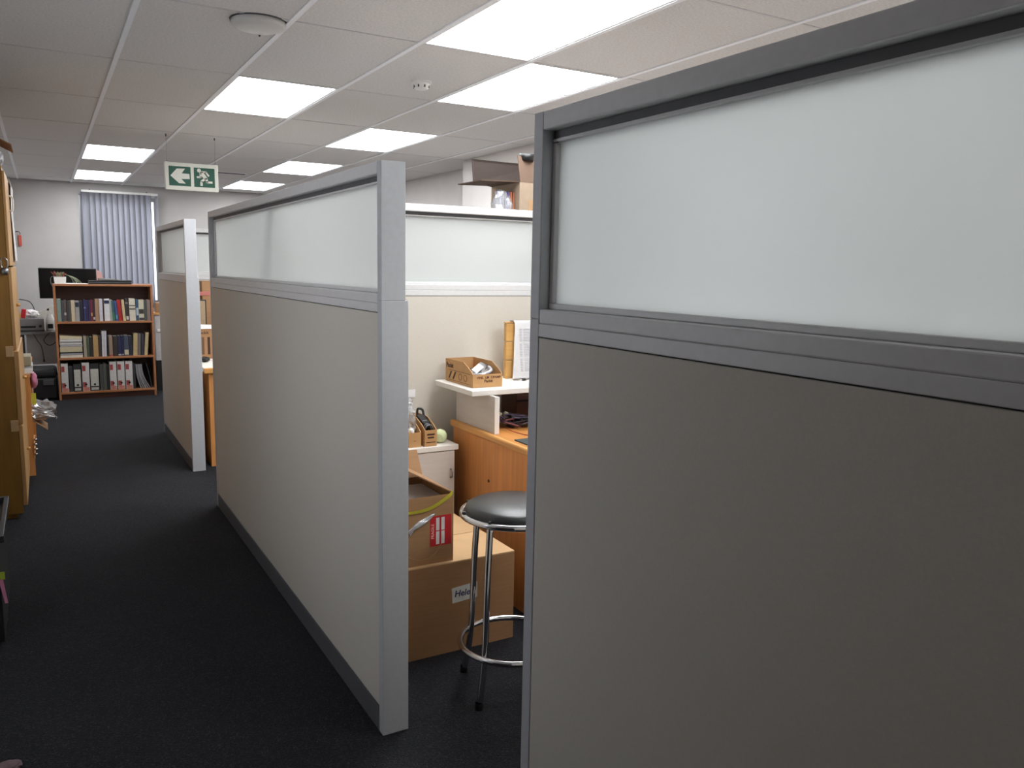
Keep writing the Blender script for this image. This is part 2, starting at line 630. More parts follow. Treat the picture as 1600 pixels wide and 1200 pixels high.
MB().prism([su(*zz(*p)) for p in ar], (0, -.0015, 0)).build('arrow', M_SIGNW, pl)
rn = MB()
def stroke(pts, wd):
    P = [su(*zz(*p)) for p in pts]
    wd = wd/1335*(SX1-SX0)/2
    for a, c in zip(P, P[1:]):
        d = (c-a).normalized()
        n = Vector((-d.z, 0, d.x))*wd
        rn.prism([a+n-d*wd*.5, a-n-d*wd*.5, c-n+d*wd*.5, c+n+d*wd*.5], (0, -.0015, 0))
hc = su(*zz(955, 348)); hr = 50/1335*(SX1-SX0)
rn.prism([hc+Vector((hr*math.cos(k*PI/8), 0, hr*math.sin(k*PI/8))) for k in range(16)], (0, -.0015, 0))
stroke([(1020, 420), (1125, 565)], 95)
stroke([(1030, 385), (1120, 385), (1195, 490)], 46)
stroke([(985, 420), (985, 530), (905, 522)], 46)
stroke([(1085, 580), (1010, 645), (1008, 745)], 60)
stroke([(1140, 560), (1150, 660), (1275, 668)], 55)
rn.build('running_figure', M_SIGNW, pr)
for x in (SX0+.02, SX1-.02):
    MB().tube([(x, SY+.015, SZ1-.004), (x, SY+.015, HC)], .0012, 6).build('suspension_wire', M_STEEL, sg)
    MB().tube([(x, SY+.015, SZ1-.004), (x, SY+.015, SZ1+.012)], .006, 8).build('wire_clip', M_CHROME, sg)
    MB().tube([(x, SY+.015, HC-.02), (x, SY+.015, HC)], .004, 8).build('ceiling_hook', M_BLACK, sg)

# ------------------------------------------------------------------ cubicle partitions
def partition(name, label, along, a0, a1, f, post0=True, post1=True, lower_wide=.010, joints=()):
    """along='Y': runs in Y from a0 to a1 with its face at x=f; along='X': runs in X with its near face at y=f."""
    T = .078
    def bx(s0, s1, t0, t1, z0, z1, bev=0):
        if along == 'Y':
            return B(f+t0, f+t1, s0, s1, z0, z1, bev)
        return B(s0, s1, f+t0, f+t1, z0, z1, bev)
    loc = (f+T/2, (a0+a1)/2, 0) if along == 'Y' else ((a0+a1)/2, f+T/2, 0)
    t = thing(name, loc, label, 'partition', 'office cubicle partitions')
    P = .034
    TL = T+lower_wide
    s0 = a0+(P if post0 else 0)
    s1 = a1-(P if post1 else 0)
    # lower half
    bx(s0, s1, 0, TL, 0, .086, .002).build('skirting', M_SKIRT, t)
    bx(s0, s1, .006, TL-.006, .086, 1.366).build('core', M_SEAM, t)
    cuts = [s0]+list(joints)+[s1]
    for q0, q1 in zip(cuts, cuts[1:]):
        bx(q0+.0015, q1-.0015, .001, .007, .089, 1.3635, .001).build('fabric_panel', M_BEIGE, t)
        bx(q0+.0015, q1-.0015, TL-.007, TL-.001, .089, 1.3635, .001).build('fabric_panel', M_BEIGE, t)
    bx(s0, s1, 0, TL, 1.366, 1.393, .0015).build('rail', M_GREY, t)
    bx(s0, s1, .001, TL-.001, 1.393, 1.422, .003).build('rail', M_GREY, t)
    # upper half: top rail, sill, glazing
    bx(s0, s1, 0, T, 1.776, 1.812, .003).build('top_rail', M_GREY, t)
    for (u0, u1) in ((.024, .035), (.043, .054)):
        bx(s0, s1, u0+.003, u1, 1.760, 1.776).build('soffit_shade_strip', M_SOFFIT, t)  # dark strip stands in for the shaded underside of the top rail
        bx(s0, s1, u0, u1, 1.754, 1.760, .001).build('glazing_bead', M_GREY, t)
        bx(s0, s1, u0, u1, 1.422, 1.434, .002).build('glazing_bead', M_GREY, t)
        if post0: bx(s0, s0+.012, u0, u1, 1.434, 1.752, .002).build('glazing_bead', M_GREY, t)
        if post1: bx(s1-.012, s1, u0, u1, 1.434, 1.752, .002).build('glazing_bead', M_GREY, t)
    bx(s0+.001, s1-.001, .0355, .0425, 1.4225, 1.7755).build('glass_pane', M_FROST, t)
    for on, q0, q1 in ((post0, a0, s0), (post1, s1, a1)):
        if on:
            bx(q0, q1, 0, TL, 0, 1.402, .002).build('post', M_CAP, t)
            bx(q0, q1, 0, T, 1.402, 1.812, .002).build('post', M_CAP, t)
    return t

FX = .872
partition('partition', 'nearest grey framed partition filling the right side of the photo', 'Y', -1.45, 1.43, FX)
partition('partition', 'long middle partition with a frosted glass top beside the dark corridor', 'Y', 2.285, 5.155, FX)
partition('partition', 'short far partition standing next to the low bookcase', 'Y', 6.10, 7.70, FX)
partition('partition', 'partition across the back of the near cubicle, behind the tray of parts', 'X', .964, 2.95, 3.70, post0=False)
partition('partition', 'divider partition running back from the nearest partition, hidden behind it', 'X', .964, 2.95, 1.345, post0=False)
partition('partition', 'partition across the back of the far cubicle, seen through the narrow gap', 'X', .964, 2.60, 7.62, post0=False)

# ------------------------------------------------------------------ bookcase and contents
BX0, BX1, BY0, BY1, BH = .085, 1.062, 9.94, 10.22, 1.262
bc = thing('bookcase', ((BX0+BX1)/2, (BY0+BY1)/2, 0), 'low cherry wood bookcase full of books and files at corridor end', 'bookcase')
B(BX0, BX0+.022, BY0, BY1, 0, BH-.022, .002).build('side_panel', M_BCASE, bc)
B(BX1-.022, BX1, BY0, BY1, 0, BH-.022, .002).build('side_panel', M_BCASE, bc)
B(BX0, BX1, BY0-.004, BY1, BH-.022, BH, .002).build('top', M_BCASE, bc)
B(BX0+.022, BX1-.022, BY1-.008, BY1, .06, BH-.022).build('back_panel', M_BCASEIN, bc)
SH = [.085, .462, .856]
for z in SH:
    B(BX0+.022, BX1-.022, BY0, BY1-.008, z-.022, z, .002).build('shelf', M_BCASE, bc)
B(BX0+.022, BX1-.022, BY0+.03, BY0+.045, 0, SH[0]-.022).build('plinth', M_BCASEIN, bc)

def bmat(c):
    g = sum(c)/3
    c = tuple(int((v*.8+g*.2)*.9) for v in c)
    return mat('cover_%d_%d_%d' % c, c, .55, var=.06, scale=40)

def book(x0, x1, z, h, col, label, lean=0, depth=.19, group='books on the bookcase', name='book', marks=(), inset=.012):
    """Hard-backed book standing on a shelf: cover boards and spine round a page block; marks are coloured bands on the spine."""
    y0 = BY0+inset
    b = MB()
    th = min(.004, (x1-x0)*.18)
    g = .0006
    x0 += g; x1 -= g
    b.box(x0, x1, y0, y0+.004, z, z+h, .0012)
    b.box(x0, x0+th, y0+.004, y0+depth, z, z+h)
    b.box(x1-th, x1, y0+.004, y0+depth, z, z+h)
    b.mi = 1
    b.box(x0+th, x1-th, y0+.004, y0+depth-.004, z+.003, z+h-.003)
    if lean:
        px = x1 if lean > 0 else x0
        for v in b.bm.verts:
            v.co.x += (v.co.z-z)*math.tan(lean)
    t = b.build(name, [bmat(col), M_PAPER])
    tag(t, label, 'book', group)
    for (v0, v1, mc) in marks:
        mb = MB()
        mb.box(x0+.002, x1-.002, y0-.0012, y0-.0001, z+h*v0, z+h*v1)
        if lean:
            for v in mb.bm.verts:
                v.co.x += (v.co.z-z)*math.tan(lean)
        mb.build('spine_band', bmat(mc), t)
    return t

INX0, INX1 = BX0+.023, BX1-.023
def zx(v, sh):        # pixel column of the enlarged shelf picture -> x on the shelf
    lo, hi = {1: (165, 1490), 2: (195, 1515), 3: (215, 1525)}[sh]
    return INX0+(v-lo)/(hi-lo)*(INX1-INX0)

top_shelf = [
 (167, 226, .245, (128, 152, 142), 'pale teal book at the left end of the top shelf', 0, ()),
 (228, 262, .225, (74, 74, 76), 'dark grey book beside the pale teal one, top shelf', 0, ()),
 (262, 300, .232, (104, 90, 82), 'grey brown book with a small white tag low on its spine', 0, ((.3, .42, (210, 205, 200)),)),
 (300, 326, .222, (64, 62, 62), 'thin charcoal book right of the tagged grey brown book', 0, ()),
 (326, 360, .224, (88, 76, 68), 'dull brown book left of the cream book, top shelf', 0, ()),
 (360, 414, .23, (212, 192, 154), 'cream book in the left part of the top shelf', 0, ()),
 (414, 472, .225, (160, 158, 152), 'grey book with a navy block near its top', 0, ((.7, .92, (34, 36, 66)),)),
 (472, 530, .226, (32, 30, 54), 'thick blackish navy book beside the grey book with navy block', 0, ()),
 (530, 562, .236, (48, 48, 104), 'slightly taller mid navy book in the dark row, top shelf', 0, ((.6, .66, (150, 150, 180)),)),
 (562, 600, .226, (42, 36, 90), 'violet navy book between navy and purple books', 0, ()),
 (600, 626, .23, (66, 38, 84), 'thin purple book left of the maroon one', 0, ()),
 (626, 656, .234, (124, 32, 46), 'maroon book with small yellow mark on the spine', 0, ((.25, .4, (200, 150, 60)),)),
 (656, 690, .228, (60, 30, 50), 'plum coloured book left of the tan book, top shelf', 0, ((.08, .2, (190, 185, 180)),)),
 (690, 746, .244, (186, 140, 100), 'tan book in the middle of the top shelf', 0, ()),
 (746, 796, .246, (206, 196, 206), 'pale lilac white book right of the tan one, top shelf', 0, ()),
 (796, 818, .236, (58, 36, 30), 'thin dark brown book left of the white book with navy square', 0, ()),
 (818, 896, .246, (222, 218, 220), 'wide white book with a navy square on its spine', 0, ((.78, .93, (30, 36, 84)),)),
 (896, 936, .234, (172, 172, 162), 'pale grey book right of the wide white book', 0, ()),
 (936, 972, .224, (44, 96, 112), 'teal book with a green lower spine', -.05, ((.08, .42, (44, 128, 92)),)),
 (976, 1014, .222, (58, 78, 140), 'blue book leaning against the red one', -.06, ((.1, .3, (70, 150, 170)),)),
 (1020, 1076, .234, (204, 32, 28), 'bright red book leaning left on the top shelf', -.07, ()),
 (1080, 1122, .236, (214, 184, 132), 'buff book leaning on the bright red book', -.06, ()),
 (1126, 1172, .252, (56, 46, 48), 'tall black brown book with pale foot beside white book', -.03, ((.05, .2, (200, 195, 195)), (.75, .82, (140, 130, 130)))),
 (1176, 1268, .25, (218, 206, 184), 'wide cream white book with dark marks near the right end', -.015, ((.5, .55, (50, 40, 40)), (.66, .70, (60, 48, 44)))),
 (1270, 1310, .24, (42, 86, 118), 'petrol blue book right of the wide cream white book', 0, ((.25, .6, (170, 190, 200)),)),
 (1310, 1388, .236, (206, 196, 168), 'off white book with broad dark band and picture at foot', 0, ((.33, .55, (60, 52, 46)), (.02, .14, (70, 60, 70)))),
 (1390, 1430, .226, (70, 78, 72), 'greenish grey book second from the right end, top shelf', 0, ()),
 (1432, 1486, .234, (160, 132, 124), 'dusty pink brown book at the right end of the top shelf', 0, ()),
]
for x0, x1, h, c, lab, ln, mk in top_shelf:
    book(zx(x0, 1), zx(x1, 1), SH[2], h, c, lab, ln, marks=mk, inset=.02+random.random()*.02)

mid_shelf = [
 (530, 574, .232, (168, 156, 132), 'beige book right of the paper pile, middle shelf', 0, ()),
 (576, 612, .224, (74, 92, 62), 'dark green book on the middle shelf', 0, ()),
 (614, 660, .22, (50, 40, 40), 'dark brown book between green and gold books', 0, ()),
 (664, 736, .236, (192, 146, 82), 'wide gold tan book on the middle shelf', 0, ()),
 (738, 780, .23, (66, 48, 44), 'chocolate brown book left of the tall pale pair', 0, ()),
 (783, 814, .284, (206, 204, 204), 'tall light grey book, left of the tall pale pair', .02, ()),
 (815, 850, .284, (200, 194, 206), 'tall pale lilac book, right of the tall pale pair', .02, ()),
 (862, 884, .225, (40, 34, 36), 'thin black book right of the tall pale pair', 0, ()),
 (886, 940, .23, (160, 130, 106), 'pinkish tan book with a red foot on the middle shelf', 0, ((.0, .07, (180, 60, 40)),)),
 (946, 1010, .224, (58, 44, 42), 'dull brown book left of the blue set, middle shelf', 0, ()),
 (1012, 1058, .226, (34, 38, 82), 'first navy book of the blue set, middle shelf', 0, ((.03, .1, (190, 190, 190)),)),
 (1060, 1100, .226, (30, 32, 74), 'second navy book of the blue set, middle shelf', 0, ((.03, .1, (150, 150, 160)),)),
 (1102, 1168, .228, (66, 76, 98), 'slate blue book with a pale label at its foot', 0, ((.06, .3, (206, 196, 160)),)),
 (1170, 1222, .222, (34, 36, 54), 'blackish blue book left of the leaning cream book', 0, ()),
 (1228, 1292, .25, (200, 170, 112), 'cream yellow book leaning right, middle shelf', .05, ()),
 (1296, 1338, .246, (118, 108, 106), 'grey brown book leaning beside the cream yellow one', .05, ()),
 (1342, 1382, .244, (58, 56, 68), 'dark blue grey book leaning near the right end, middle shelf', .05, ()),
 (1390, 1440, .258, (208, 182, 130), 'cream book leaning at the right end of the middle shelf', .09, ()),
]
for x0, x1, h, c, lab, ln, mk in mid_shelf:
    book(zx(x0, 2), zx(x1, 2), SH[1], h, c, lab, ln, marks=mk, inset=.03+random.random()*.015)

# paper pile on the middle shelf
pile = [(.028, (226, 216, 200), 'cream file at the bottom of the paper pile'), (.022, (150, 150, 156), 'grey folder low in the paper pile'),
        (.012, (38, 36, 38), 'thin black folder in the paper pile'), (.058, (206, 190, 150), 'thick buff file in the middle of the pile'),
        (.024, (170, 164, 166), 'grey file below the white ones in the pile'), (.032, (236, 232, 226), 'bright white bundle in the paper pile'),
        (.026, (214, 210, 206), 'off white bundle near the top of the pile'), (.026, (220, 202, 156), 'curved buff file on top of the paper pile')]
z = SH[1]
px0, px1 = INX0+.004, zx(522, 2)
for k, (h, c, lab) in enumerate(pile):
    b = MB()
    n = 6
    dx = random.uniform(-.004, .004)
    sag = .010*(k/7)
    topk = k == len(pile)-1
    pts = []
    for i in range(n+1):
        u = i/n
        pts.append((px0+.006+(px1-px0-.012)*u+dx, z-(sag*u*u if not topk else 0)+(.0)))
    hh = h-.0015
    zb = [p[1]+.001 for p in pts]
    out = [(p[0], BY0+.02+.006*(k % 3), z+.001) for p in pts]
    topo = [(p[0], BY0+.02+.006*(k % 3), z+hh-(0.0 if not topk else -.018*(1-i/n)**1.5)) for i, p in enumerate(pts)]
    b.prism(out+topo[::-1], (0, .2, 0))
    o = b.build('paper_file', bmat(c))
    tag(o, lab, 'file', 'pile of papers and files on the bookcase')
    z += h

# lever arch files on the bottom shelf
def arch_file(x0, x1, h, kind, lab):
    z = SH[0]+.0005
    y0 = BY0+.012
    t = thing('lever_arch_file', ((x0+x1)/2, y0+.14, z), lab, 'file', 'lever arch files on the bottom shelf')
    white = kind == 'w'
    sm = bmat((214, 208, 204)) if white else bmat((44, 42, 44))
    b = MB()
    b.box(x0, x1, y0, y0+.004, z, z+h, .001)
    b.box(x0, x0+.003, y0+.004, y0+.25, z, z+h)
    b.box(x1-.003, x1, y0+.004, y0+.25, z, z+h)
    b.build('cover', sm, t)
    B(x0+.006, x1-.006, y0+.02, y0+.24, z+.006, z+h-.02).build('pages', M_PAPER, t)
    cx = (x0+x1)/2
    if white:
        for v0, v1, u0, u1, mm in ((.0, .14, .05, .95, M_FADE), (.14, .32, .05, .55, M_DULL), (.7, .9, .05, .5, M_DULL)):
            B(x0+(x1-x0)*u0, x0+(x1-x0)*u1, y0-.0008, y0-.0001, z+h*v0+.002, z+h*v1).build('red_print', mm, t)
    else:
        B(x0+.005, x1-.005, y0-.001, y0-.0001, z+h*.18, z+h*.80).build('spine_label', bmat((206, 202, 190)), t)
        B(x0+.007, x1-.007, y0-.001, y0-.0001, z+h*.04, z+h*.13).build('spine_label', bmat((190, 186, 180)), t)
    b = MB()
    hz = z+h*.24
    b.prism([(cx+.012*math.cos(a*PI/8), y0-.0022, hz+.012*math.sin(a*PI/8)) for a in range(16)], (0, .001, 0))
    b.build('finger_hole', M_BLACKM, t)
    return t
for x0, x1, h, kind, lab in (
 (224, 318, .315, 'w', 'white and red lever arch file at the left end of the bottom shelf'),
 (390, 492, .305, 'b', 'narrow labelled black lever arch file between two white and red files'),
 (506, 606, .318, 'w', 'white and red lever arch file between the two black labelled files'),
 (614, 738, .305, 'b', 'wider black lever arch file with a white label, mid bottom shelf'),
 (890, 986, .318, 'w', 'white and red lever arch file, left of the right hand trio'),
 (1000, 1102, .318, 'w', 'white and red lever arch file, middle of the right hand trio'),
 (1116, 1216, .318, 'w', 'white and red lever arch file, right of the right hand trio')):
    arch_file(zx(x0, 3), zx(x1, 3), h, kind, lab)
for x0, x1, h, c, lab in (
 (330, 382, .28, (64, 64, 66), 'dark grey binder right of the leftmost white and red file'),
 (750, 798, .29, (78, 76, 76), 'charcoal binder in the dark middle group, bottom shelf'),
 (800, 846, .295, (88, 90, 80), 'olive grey binder in the dark middle group, bottom shelf'),
 (848, 886, .28, (46, 44, 44), 'black binder left of the white and red trio'),
 (1222, 1260, .28, (52, 50, 52), 'thin black binder right of the white and red trio')):
    book(zx(x0, 3), zx(x1, 3), SH[0], h, c, lab, depth=.24, group='binders on the bottom shelf', name='binder', inset=.03)
# slouching magazines
for k in range(5):
    x0 = zx(1264+k*19, 3)
    b = MB()
    n = 8
    L_ = [(x0+.11*(1-i/n)**2.2*(.42+.09*k), SH[0]+.001+.275*(i/n)) for i in range(n+1)]
    b.prism([(p[0], BY0+.03, p[1]) for p in L_]+[(p[0]+.013, BY0+.03, p[1]) for p in L_[::-1]], (0, .2, 0))
    o = b.build('magazine', bmat(((150, 146, 150), (128, 124, 128), (160, 156, 158), (136, 132, 138), (146, 140, 144))[k]))
    tag(o, ('curled grey magazine nearest the black binder', 'curled mid grey magazine, second of the slouching bunch', 'palest curled magazine in the slouching bunch',
            'curled magazine second from the right in the slouching bunch', 'curled magazine at the right of the slouching bunch')[k], 'magazine', 'slouching magazines on the bottom shelf')
b = MB()
L_ = [(zx(1502, 3)-.012-.05*(i/8)**1.4, SH[0]+.001+.28*i/8) for i in range(9)]
b.prism([(p[0], BY0+.03, p[1]) for p in L_]+[(p[0]+.008, BY0+.03, p[1]) for p in L_[::-1]], (0, .2, 0))
tag(b.build('folder', bmat((60, 58, 60))), 'thin dark folder curving at the right end of the bottom shelf', 'folder')

# on top of the bookcase
pt = thing('plant_tub', (.16, 10.03, BH), 'white tub full of red and green cuttings on bookcase top', 'tub')
MB().prism([(.105, 9.97, BH), (.21, 9.97, BH), (.216, 9.965, BH+.075), (.099, 9.965, BH+.075)], (0, .1, 0)).build('tub', M_WHITE, pt)
sp = MB(); sp2 = MB()
for k in range(26):
    a = random.uniform(0, 2*PI); r = random.uniform(.01, .055)
    x, y = .157+r*math.cos(a), 10.015+r*.7*math.sin(a)
    tgt = sp if k % 2 else sp2
    tgt.tube(curve([(x, y, BH+.07), (x+.012*math.cos(a), y+.01*math.sin(a), BH+.10), (x+.035*math.cos(a), y+.03*math.sin(a), BH+.105+random.random()*.03)], 3), [.005]*6+[.001], 5)
sp.build('green_sprigs', mat('sprig_green', (112, 128, 92), .7), pt)
sp2.build('red_sprigs', mat('sprig_red', (142, 60, 60), .7), pt)
for k in range(6):
    x = .225+.012*k
    MB().tube(curve([(.21, 10.0, BH+.10), (x+.02, 9.98, BH+.085-.004*k), (x+.05+.01*(k % 3), 9.965, BH+.045-.006*k), (x+.055, 9.96, BH+.012)], 4), .0022, 5).build('trailing_stem', mat('stem_green', (150, 158, 130), .7), pt)
MB().tube(curve([(.11, 9.975, BH+.085), (.075, 9.96, BH+.07), (.068, 9.955, BH+.02), (.082, 9.93, BH-.03)], 5), .002, 6).build('wire', M_CABLEG, pt)
tag(MB().prism([(.20, 9.945, BH+.0005), (.42, 9.945, BH+.0005), (.40, 10.12, BH+.0005), (.22, 10.14, BH+.0005)], (0, 0, .006)).build('paper_sheet', M_PAPER), 'white papers lying between the tub and the laptop on bookcase', 'paper')
lp = thing('laptop', (.62, 10.05, BH), 'closed black laptop lying on top of the bookcase', 'laptop')
B(.43, .855, 9.96, 10.19, BH+.001, BH+.020, .004).build('base', M_BLACK, lp)
b = MB(); b.prism([(.43, 9.96, BH+.022), (.855, 9.96, BH+.022), (.855, 9.96, BH+.042), (.43, 9.96, BH+.036)], (0, .23, 0)); b.build('lid', M_BLACKM, lp)
tag(MB().prism([(.53, 9.98, BH+.0425), (.74, 9.98, BH+.0425), (.70, 9.98, BH+.056), (.53, 9.98, BH+.062)], (0, .16, 0)).build('grey_booklet', bmat((128, 124, 118))), 'grey booklet lying on the closed black laptop', 'booklet')
tag(MB().prism([(.52, 10.195, BH+.001), (.60, 10.195, BH+.001), (.575, 10.197, BH+.11), (.545, 10.197, BH+.145), (.52, 10.197, BH+.15)], (0, .02, 0)).build('pink_envelope', bmat((226, 160, 150))), 'pink envelope standing behind the laptop on bookcase', 'envelope')

# ------------------------------------------------------------------ window blind
bl = thing('vertical_blind', (.95, 12.37, .88), 'pale blue grey vertical slat blind over the far window', 'window blind')
B(.50, 1.44, 12.35, 12.40, 2.425, 2.455, .004).build('headrail', M_WHITE, bl)
b = MB()
rot = [10, 8, 5, 4, 5, 4, 5, 4, 5, 6, 4, 3, 78]
for k in range(13):
    x = .545+.0690*k+(.045 if k == 12 else 0)
    a = math.radians(rot[k])
    wv = .052
    z0, z1 = .885, 2.425
    b = MB()
    n = 5
    rows = 8
    vs = []
    for r_ in range(rows+1):
        zz_ = z0+(z1-z0)*r_/rows
        tw = a+math.radians(random.uniform(-1, 1)+ (26*(1-r_/rows)**2*(1 if k in (1, 2, 4, 7, 9, 10) else .3)))
        row = []
        for i in range(n+1):
            u = (i/n-.5)*2*wv
            bow = .006*(1-(2*i/n-1)**2)
            row.append(b.bm.verts.new((x+u*math.cos(tw)+bow*math.sin(tw)+ (.012*(1-r_/rows)**2 if k == 12 else 0), 12.372-u*math.sin(tw)-bow*math.cos(tw), zz_)))
        vs.append(row)
    for r_ in range(rows):
        for i in range(n):
            f = b.bm.faces.new((vs[r_][i], vs[r_][i+1], vs[r_+1][i+1], vs[r_+1][i])); f.smooth = True
    ex = bmesh.ops.solidify(b.bm, geom=list(b.bm.faces), thickness=.0008)
    b.build('slat', M_SLAT, bl)
for x in (.60, 1.30):
    MB().obox((x, 12.375, 2.458), .015, .03, .02).build('bracket', M_BLACK, bl)

# wall hook with red tag
hk = thing('hanging_tag', (-.24, YF-.012, 1.68), 'small red tag hanging from a hook on the far wall', 'tag')
MB().tube(curve([(-.275, YF, 1.872), (-.265, YF-.02, 1.878), (-.235, YF-.018, 1.872), (-.228, YF-.016, 1.84)], 4), .004, 6).build('hook', M_BLACK, hk)
B(-.25, -.215, YF-.022, YF-.008, 1.69, 1.83, .004).build('red_tag', mat('faded_red', (196, 84, 66), .6), hk)

# ------------------------------------------------------------------ grey desk and equipment behind the bookcase
gd = thing('grey_desk', (.55, 10.85, 0), 'long grey desk behind the bookcase under the window', 'desk')
B(-.28, 1.55, 10.48, 11.25, .68, .712, .003).build('desk_top', M_GREYEQ, gd)
B(-.20, .30, 10.54, 10.556, .34, .68).build('modesty_panel', mat('grey_panel', (158, 154, 152), .6, var=.03), gd)
for x, y in ((-.25, 10.52), (1.5, 10.52), (-.25, 11.2), (1.5, 11.2)):
    B(x-.02, x+.02, y-.02, y+.02, 0, .68).build('leg', M_GREYDK, gd)
mo = thing('monitor', (.255, 10.95, .712), 'black computer monitor standing behind the bookcase', 'monitor')
B(-.046, .556, 10.93, 10.97, 1.068, 1.424, .006).build('casing', M_BLACK, mo)
B(-.036, .546, 10.925, 10.93, 1.08, 1.414).build('screen', M_SCREEN, mo)
B(.22, .29, 10.97, 11.01, .73, 1.25, .004).build('stand_neck', M_BLACK, mo)
B(.12, .39, 10.90, 11.10, .7125, .73, .005).build('stand_base', M_BLACK, mo)
eq = thing('bench_instrument', (-.16, 10.62, .712), 'grey bench instrument with dark front slot at the desk edge', 'instrument')
B(-.27, -.015, 10.50, 10.78, .713, .86, .008).build('case', M_GREYEQ, eq)
B(-.245, -.10, 10.494, 10.50, .758, .778).build('slot', M_BLACKM, eq)
MB().tube([(-.055, 10.50, .775), (-.055, 10.488, .775)], .015, 14).build('knob', M_BLACK, eq)
B(-.27, -.015, 10.495, 10.50, .72, .735).build('front_lip', M_GREYDK, eq)
t = thing('jug', (.05, 10.60, .712), 'white plastic jug on the grey desk left of the bookcase', 'jug')
MB().lathe((.045, 10.60, .713), [(0, 0), (.042, 0), (.048, .02), (.045, .13), (.03, .165), (.026, .19)], 20).build('body', M_WHITE, t)
MB().tube(curve([(.09, 10.585, .75), (.115, 10.58, .78), (.112, 10.58, .83), (.086, 10.585, .845)], 4), .006, 8).build('handle', M_WHITE, t)
B(.015, .07, 10.546, 10.556, .745, .795, .004).build('black_label', M_BLACK, t)
t = thing('small_appliance', (.15, 10.85, .712), 'cream coloured small appliance with dark eyelets behind the jug', 'appliance')
b = MB(); b.prism([(-.10, 10.82, .713), (.16, 10.82, .713), (.16, 10.82, .98), (.06, 10.82, .98), (-.02, 10.82, .93), (-.10, 10.82, .89)], (0, .1, 0)); b.build('body', mat('cream_plastic', (206, 202, 192), .5), t)
for x, zz_ in ((.03, .945), (.115, .95)):
    MB().tube([(x, 10.82, zz_), (x, 10.812, zz_)], .012, 12).build('eyelet', M_BLACK, t)
t = thing('red_package', (-.225, 10.56, .86), 'red and yellow package on the bench instrument beside the cabinet', 'package')
MB().obox((-.212, 10.57, .915), .045, .06, .10, (0, .15, 0), .004).build('red_box', M_RED, t)
MB().obox((-.25, 10.54, .895), .02, .03, .06, (0, -.1, 0), .003).build('yellow_tip', mat('amber', (214, 160, 60), .5), t)
tag(MB().crumple((-.14, 10.66, .862), (.075, .06, .045), 3, .3).build('white_bag', M_PAPER), 'crumpled white bag on top of the bench instrument', 'bag')
tag(MB().tube(curve([(-.25, 10.9, 1.06), (-.16, 10.85, 1.04), (-.12, 10.82, .99), (-.10, 10.80, .90), (-.085, 10.79, .72)], 6), .005, 6).build('bench_cable', M_CABLE), 'thin dark cable arching above the white bag', 'cable')
for pts, lab in (([(.03, 10.47, .70), (-.03, 10.465, .62), (.02, 10.46, .56), (.09, 10.46, .60), (.115, 10.47, .70)], 'dark cable loop hanging below the desk edge beside the bookcase'),
                 ([(-.13, 10.47, .70), (-.09, 10.46, .61), (-.06, 10.46, .56), (-.045, 10.46, .46), (-.04, 10.46, .40)], 'thin cable hanging straight down in front of the grey panel')):
    c_ = thing('hanging_cable', pts[0], lab, 'cable')
    MB().tube(curve(pts, 6), .005, 6).build('cord', M_CABLE, c_)
    p = pts[-1]
    MB().obox((p[0], p[1], p[2]-.012), .018, .014, .03, bev=.003).build('plug', M_BLACK, c_)
bt = thing('storage_box', (.0, 10.1, 0), 'black box with rounded lid on the floor beside the bookcase', 'box')
B(-.17, .078, 9.98, 10.40, .012, .25, .02).build('body', M_BLACK, bt)
B(-.175, .080, 9.975, 10.405, .25, .34, .03).build('lid', M_BLACKM, bt)
B(-.06, .04, 9.968, 9.978, .17, .23, .003).build('latch_plate', M_GREYDK, bt)
for x in (-.14, .05):
    B(x-.02, x+.02, 10.02, 10.36, 0, .012).build('foot', M_BLACKM, bt)
t = thing('white_cabinet', (1.30, 10.9, 0), 'pale cabinet behind the right side of the bookcase', 'cabinet')
B(1.11, 1.45, 10.30, 10.46, .36, .90, .004).build('upper_body', mat('pale_grey_cabinet', (190, 190, 190), .5), t)
B(1.11, 1.45, 10.29, 10.46, 0, .36).build('lower_body', M_BLACKM, t)
B(1.10, 1.46, 10.285, 10.465, .90, .925, .003).build('top', M_BOARD, t)
B(1.13, 1.20, 10.285, 10.30, .70, .73, .004).build('handle', M_WHITE, t)
tag(B(1.13, 1.40, 10.31, 10.45, .9255, 1.04, .003).build('brown_box', M_CARD2), 'brown box on the pale cabinet, mostly hidden by the far partition', 'box')

# ------------------------------------------------------------------ left hand cabinets
ca = thing('tall_cabinet', (-.42, 5.9, 0), 'tall oak cabinet cut by the left edge of the photo', 'cabinet')
CX = -.172
B(-.66, CX, 5.39, 5.41, .03, 2.0).build('side_panel', M_OAK, ca)
B(-.66, CX, 6.40, 6.42, .03, 2.0).build('side_panel', M_OAK, ca)
B(-.66, CX+.004, 5.385, 6.425, 2.0, 2.022, .002).build('top', M_OAK, ca)
B(-.66, -.645, 5.41, 6.40, .03, 2.0).build('back_panel', M_OAK, ca)
B(-.645, CX-.03, 5.41, 6.40, 0, .06).build('plinth', M_OAK, ca)
for z0, z1, ex in ((.075, .55, .010), (.56, .985, .014), (.995, 1.46, .006)):
    d = B(CX+.001, CX+.001+ex+.012, 5.395, 6.415, z0, z1, .003).build('drawer_front', M_OAKF, ca)
    MB().tube([(CX+ex+.012, 5.9, (z0+z1)/2), (CX+ex+.034, 5.9, (z0+z1)/2)], .010, 10).build('knob', M_BOARD, d)
for y0, y1 in ((5.395, 5.902), (5.908, 6.415)):
    d = B(CX+.001, CX+.016, y0, y1, 1.47, 1.995, .003).build('door', M_OAKF, ca)
    ym = y1-.04 if y0 < 5.5 else y0+.04
    MB().tube(curve([(CX+.016, ym, 1.80), (CX+.034, ym, 1.81), (CX+.036, ym, 1.88), (CX+.016, ym, 1.89)], 4), .004, 6).build('bow_handle', M_WHITE, d)
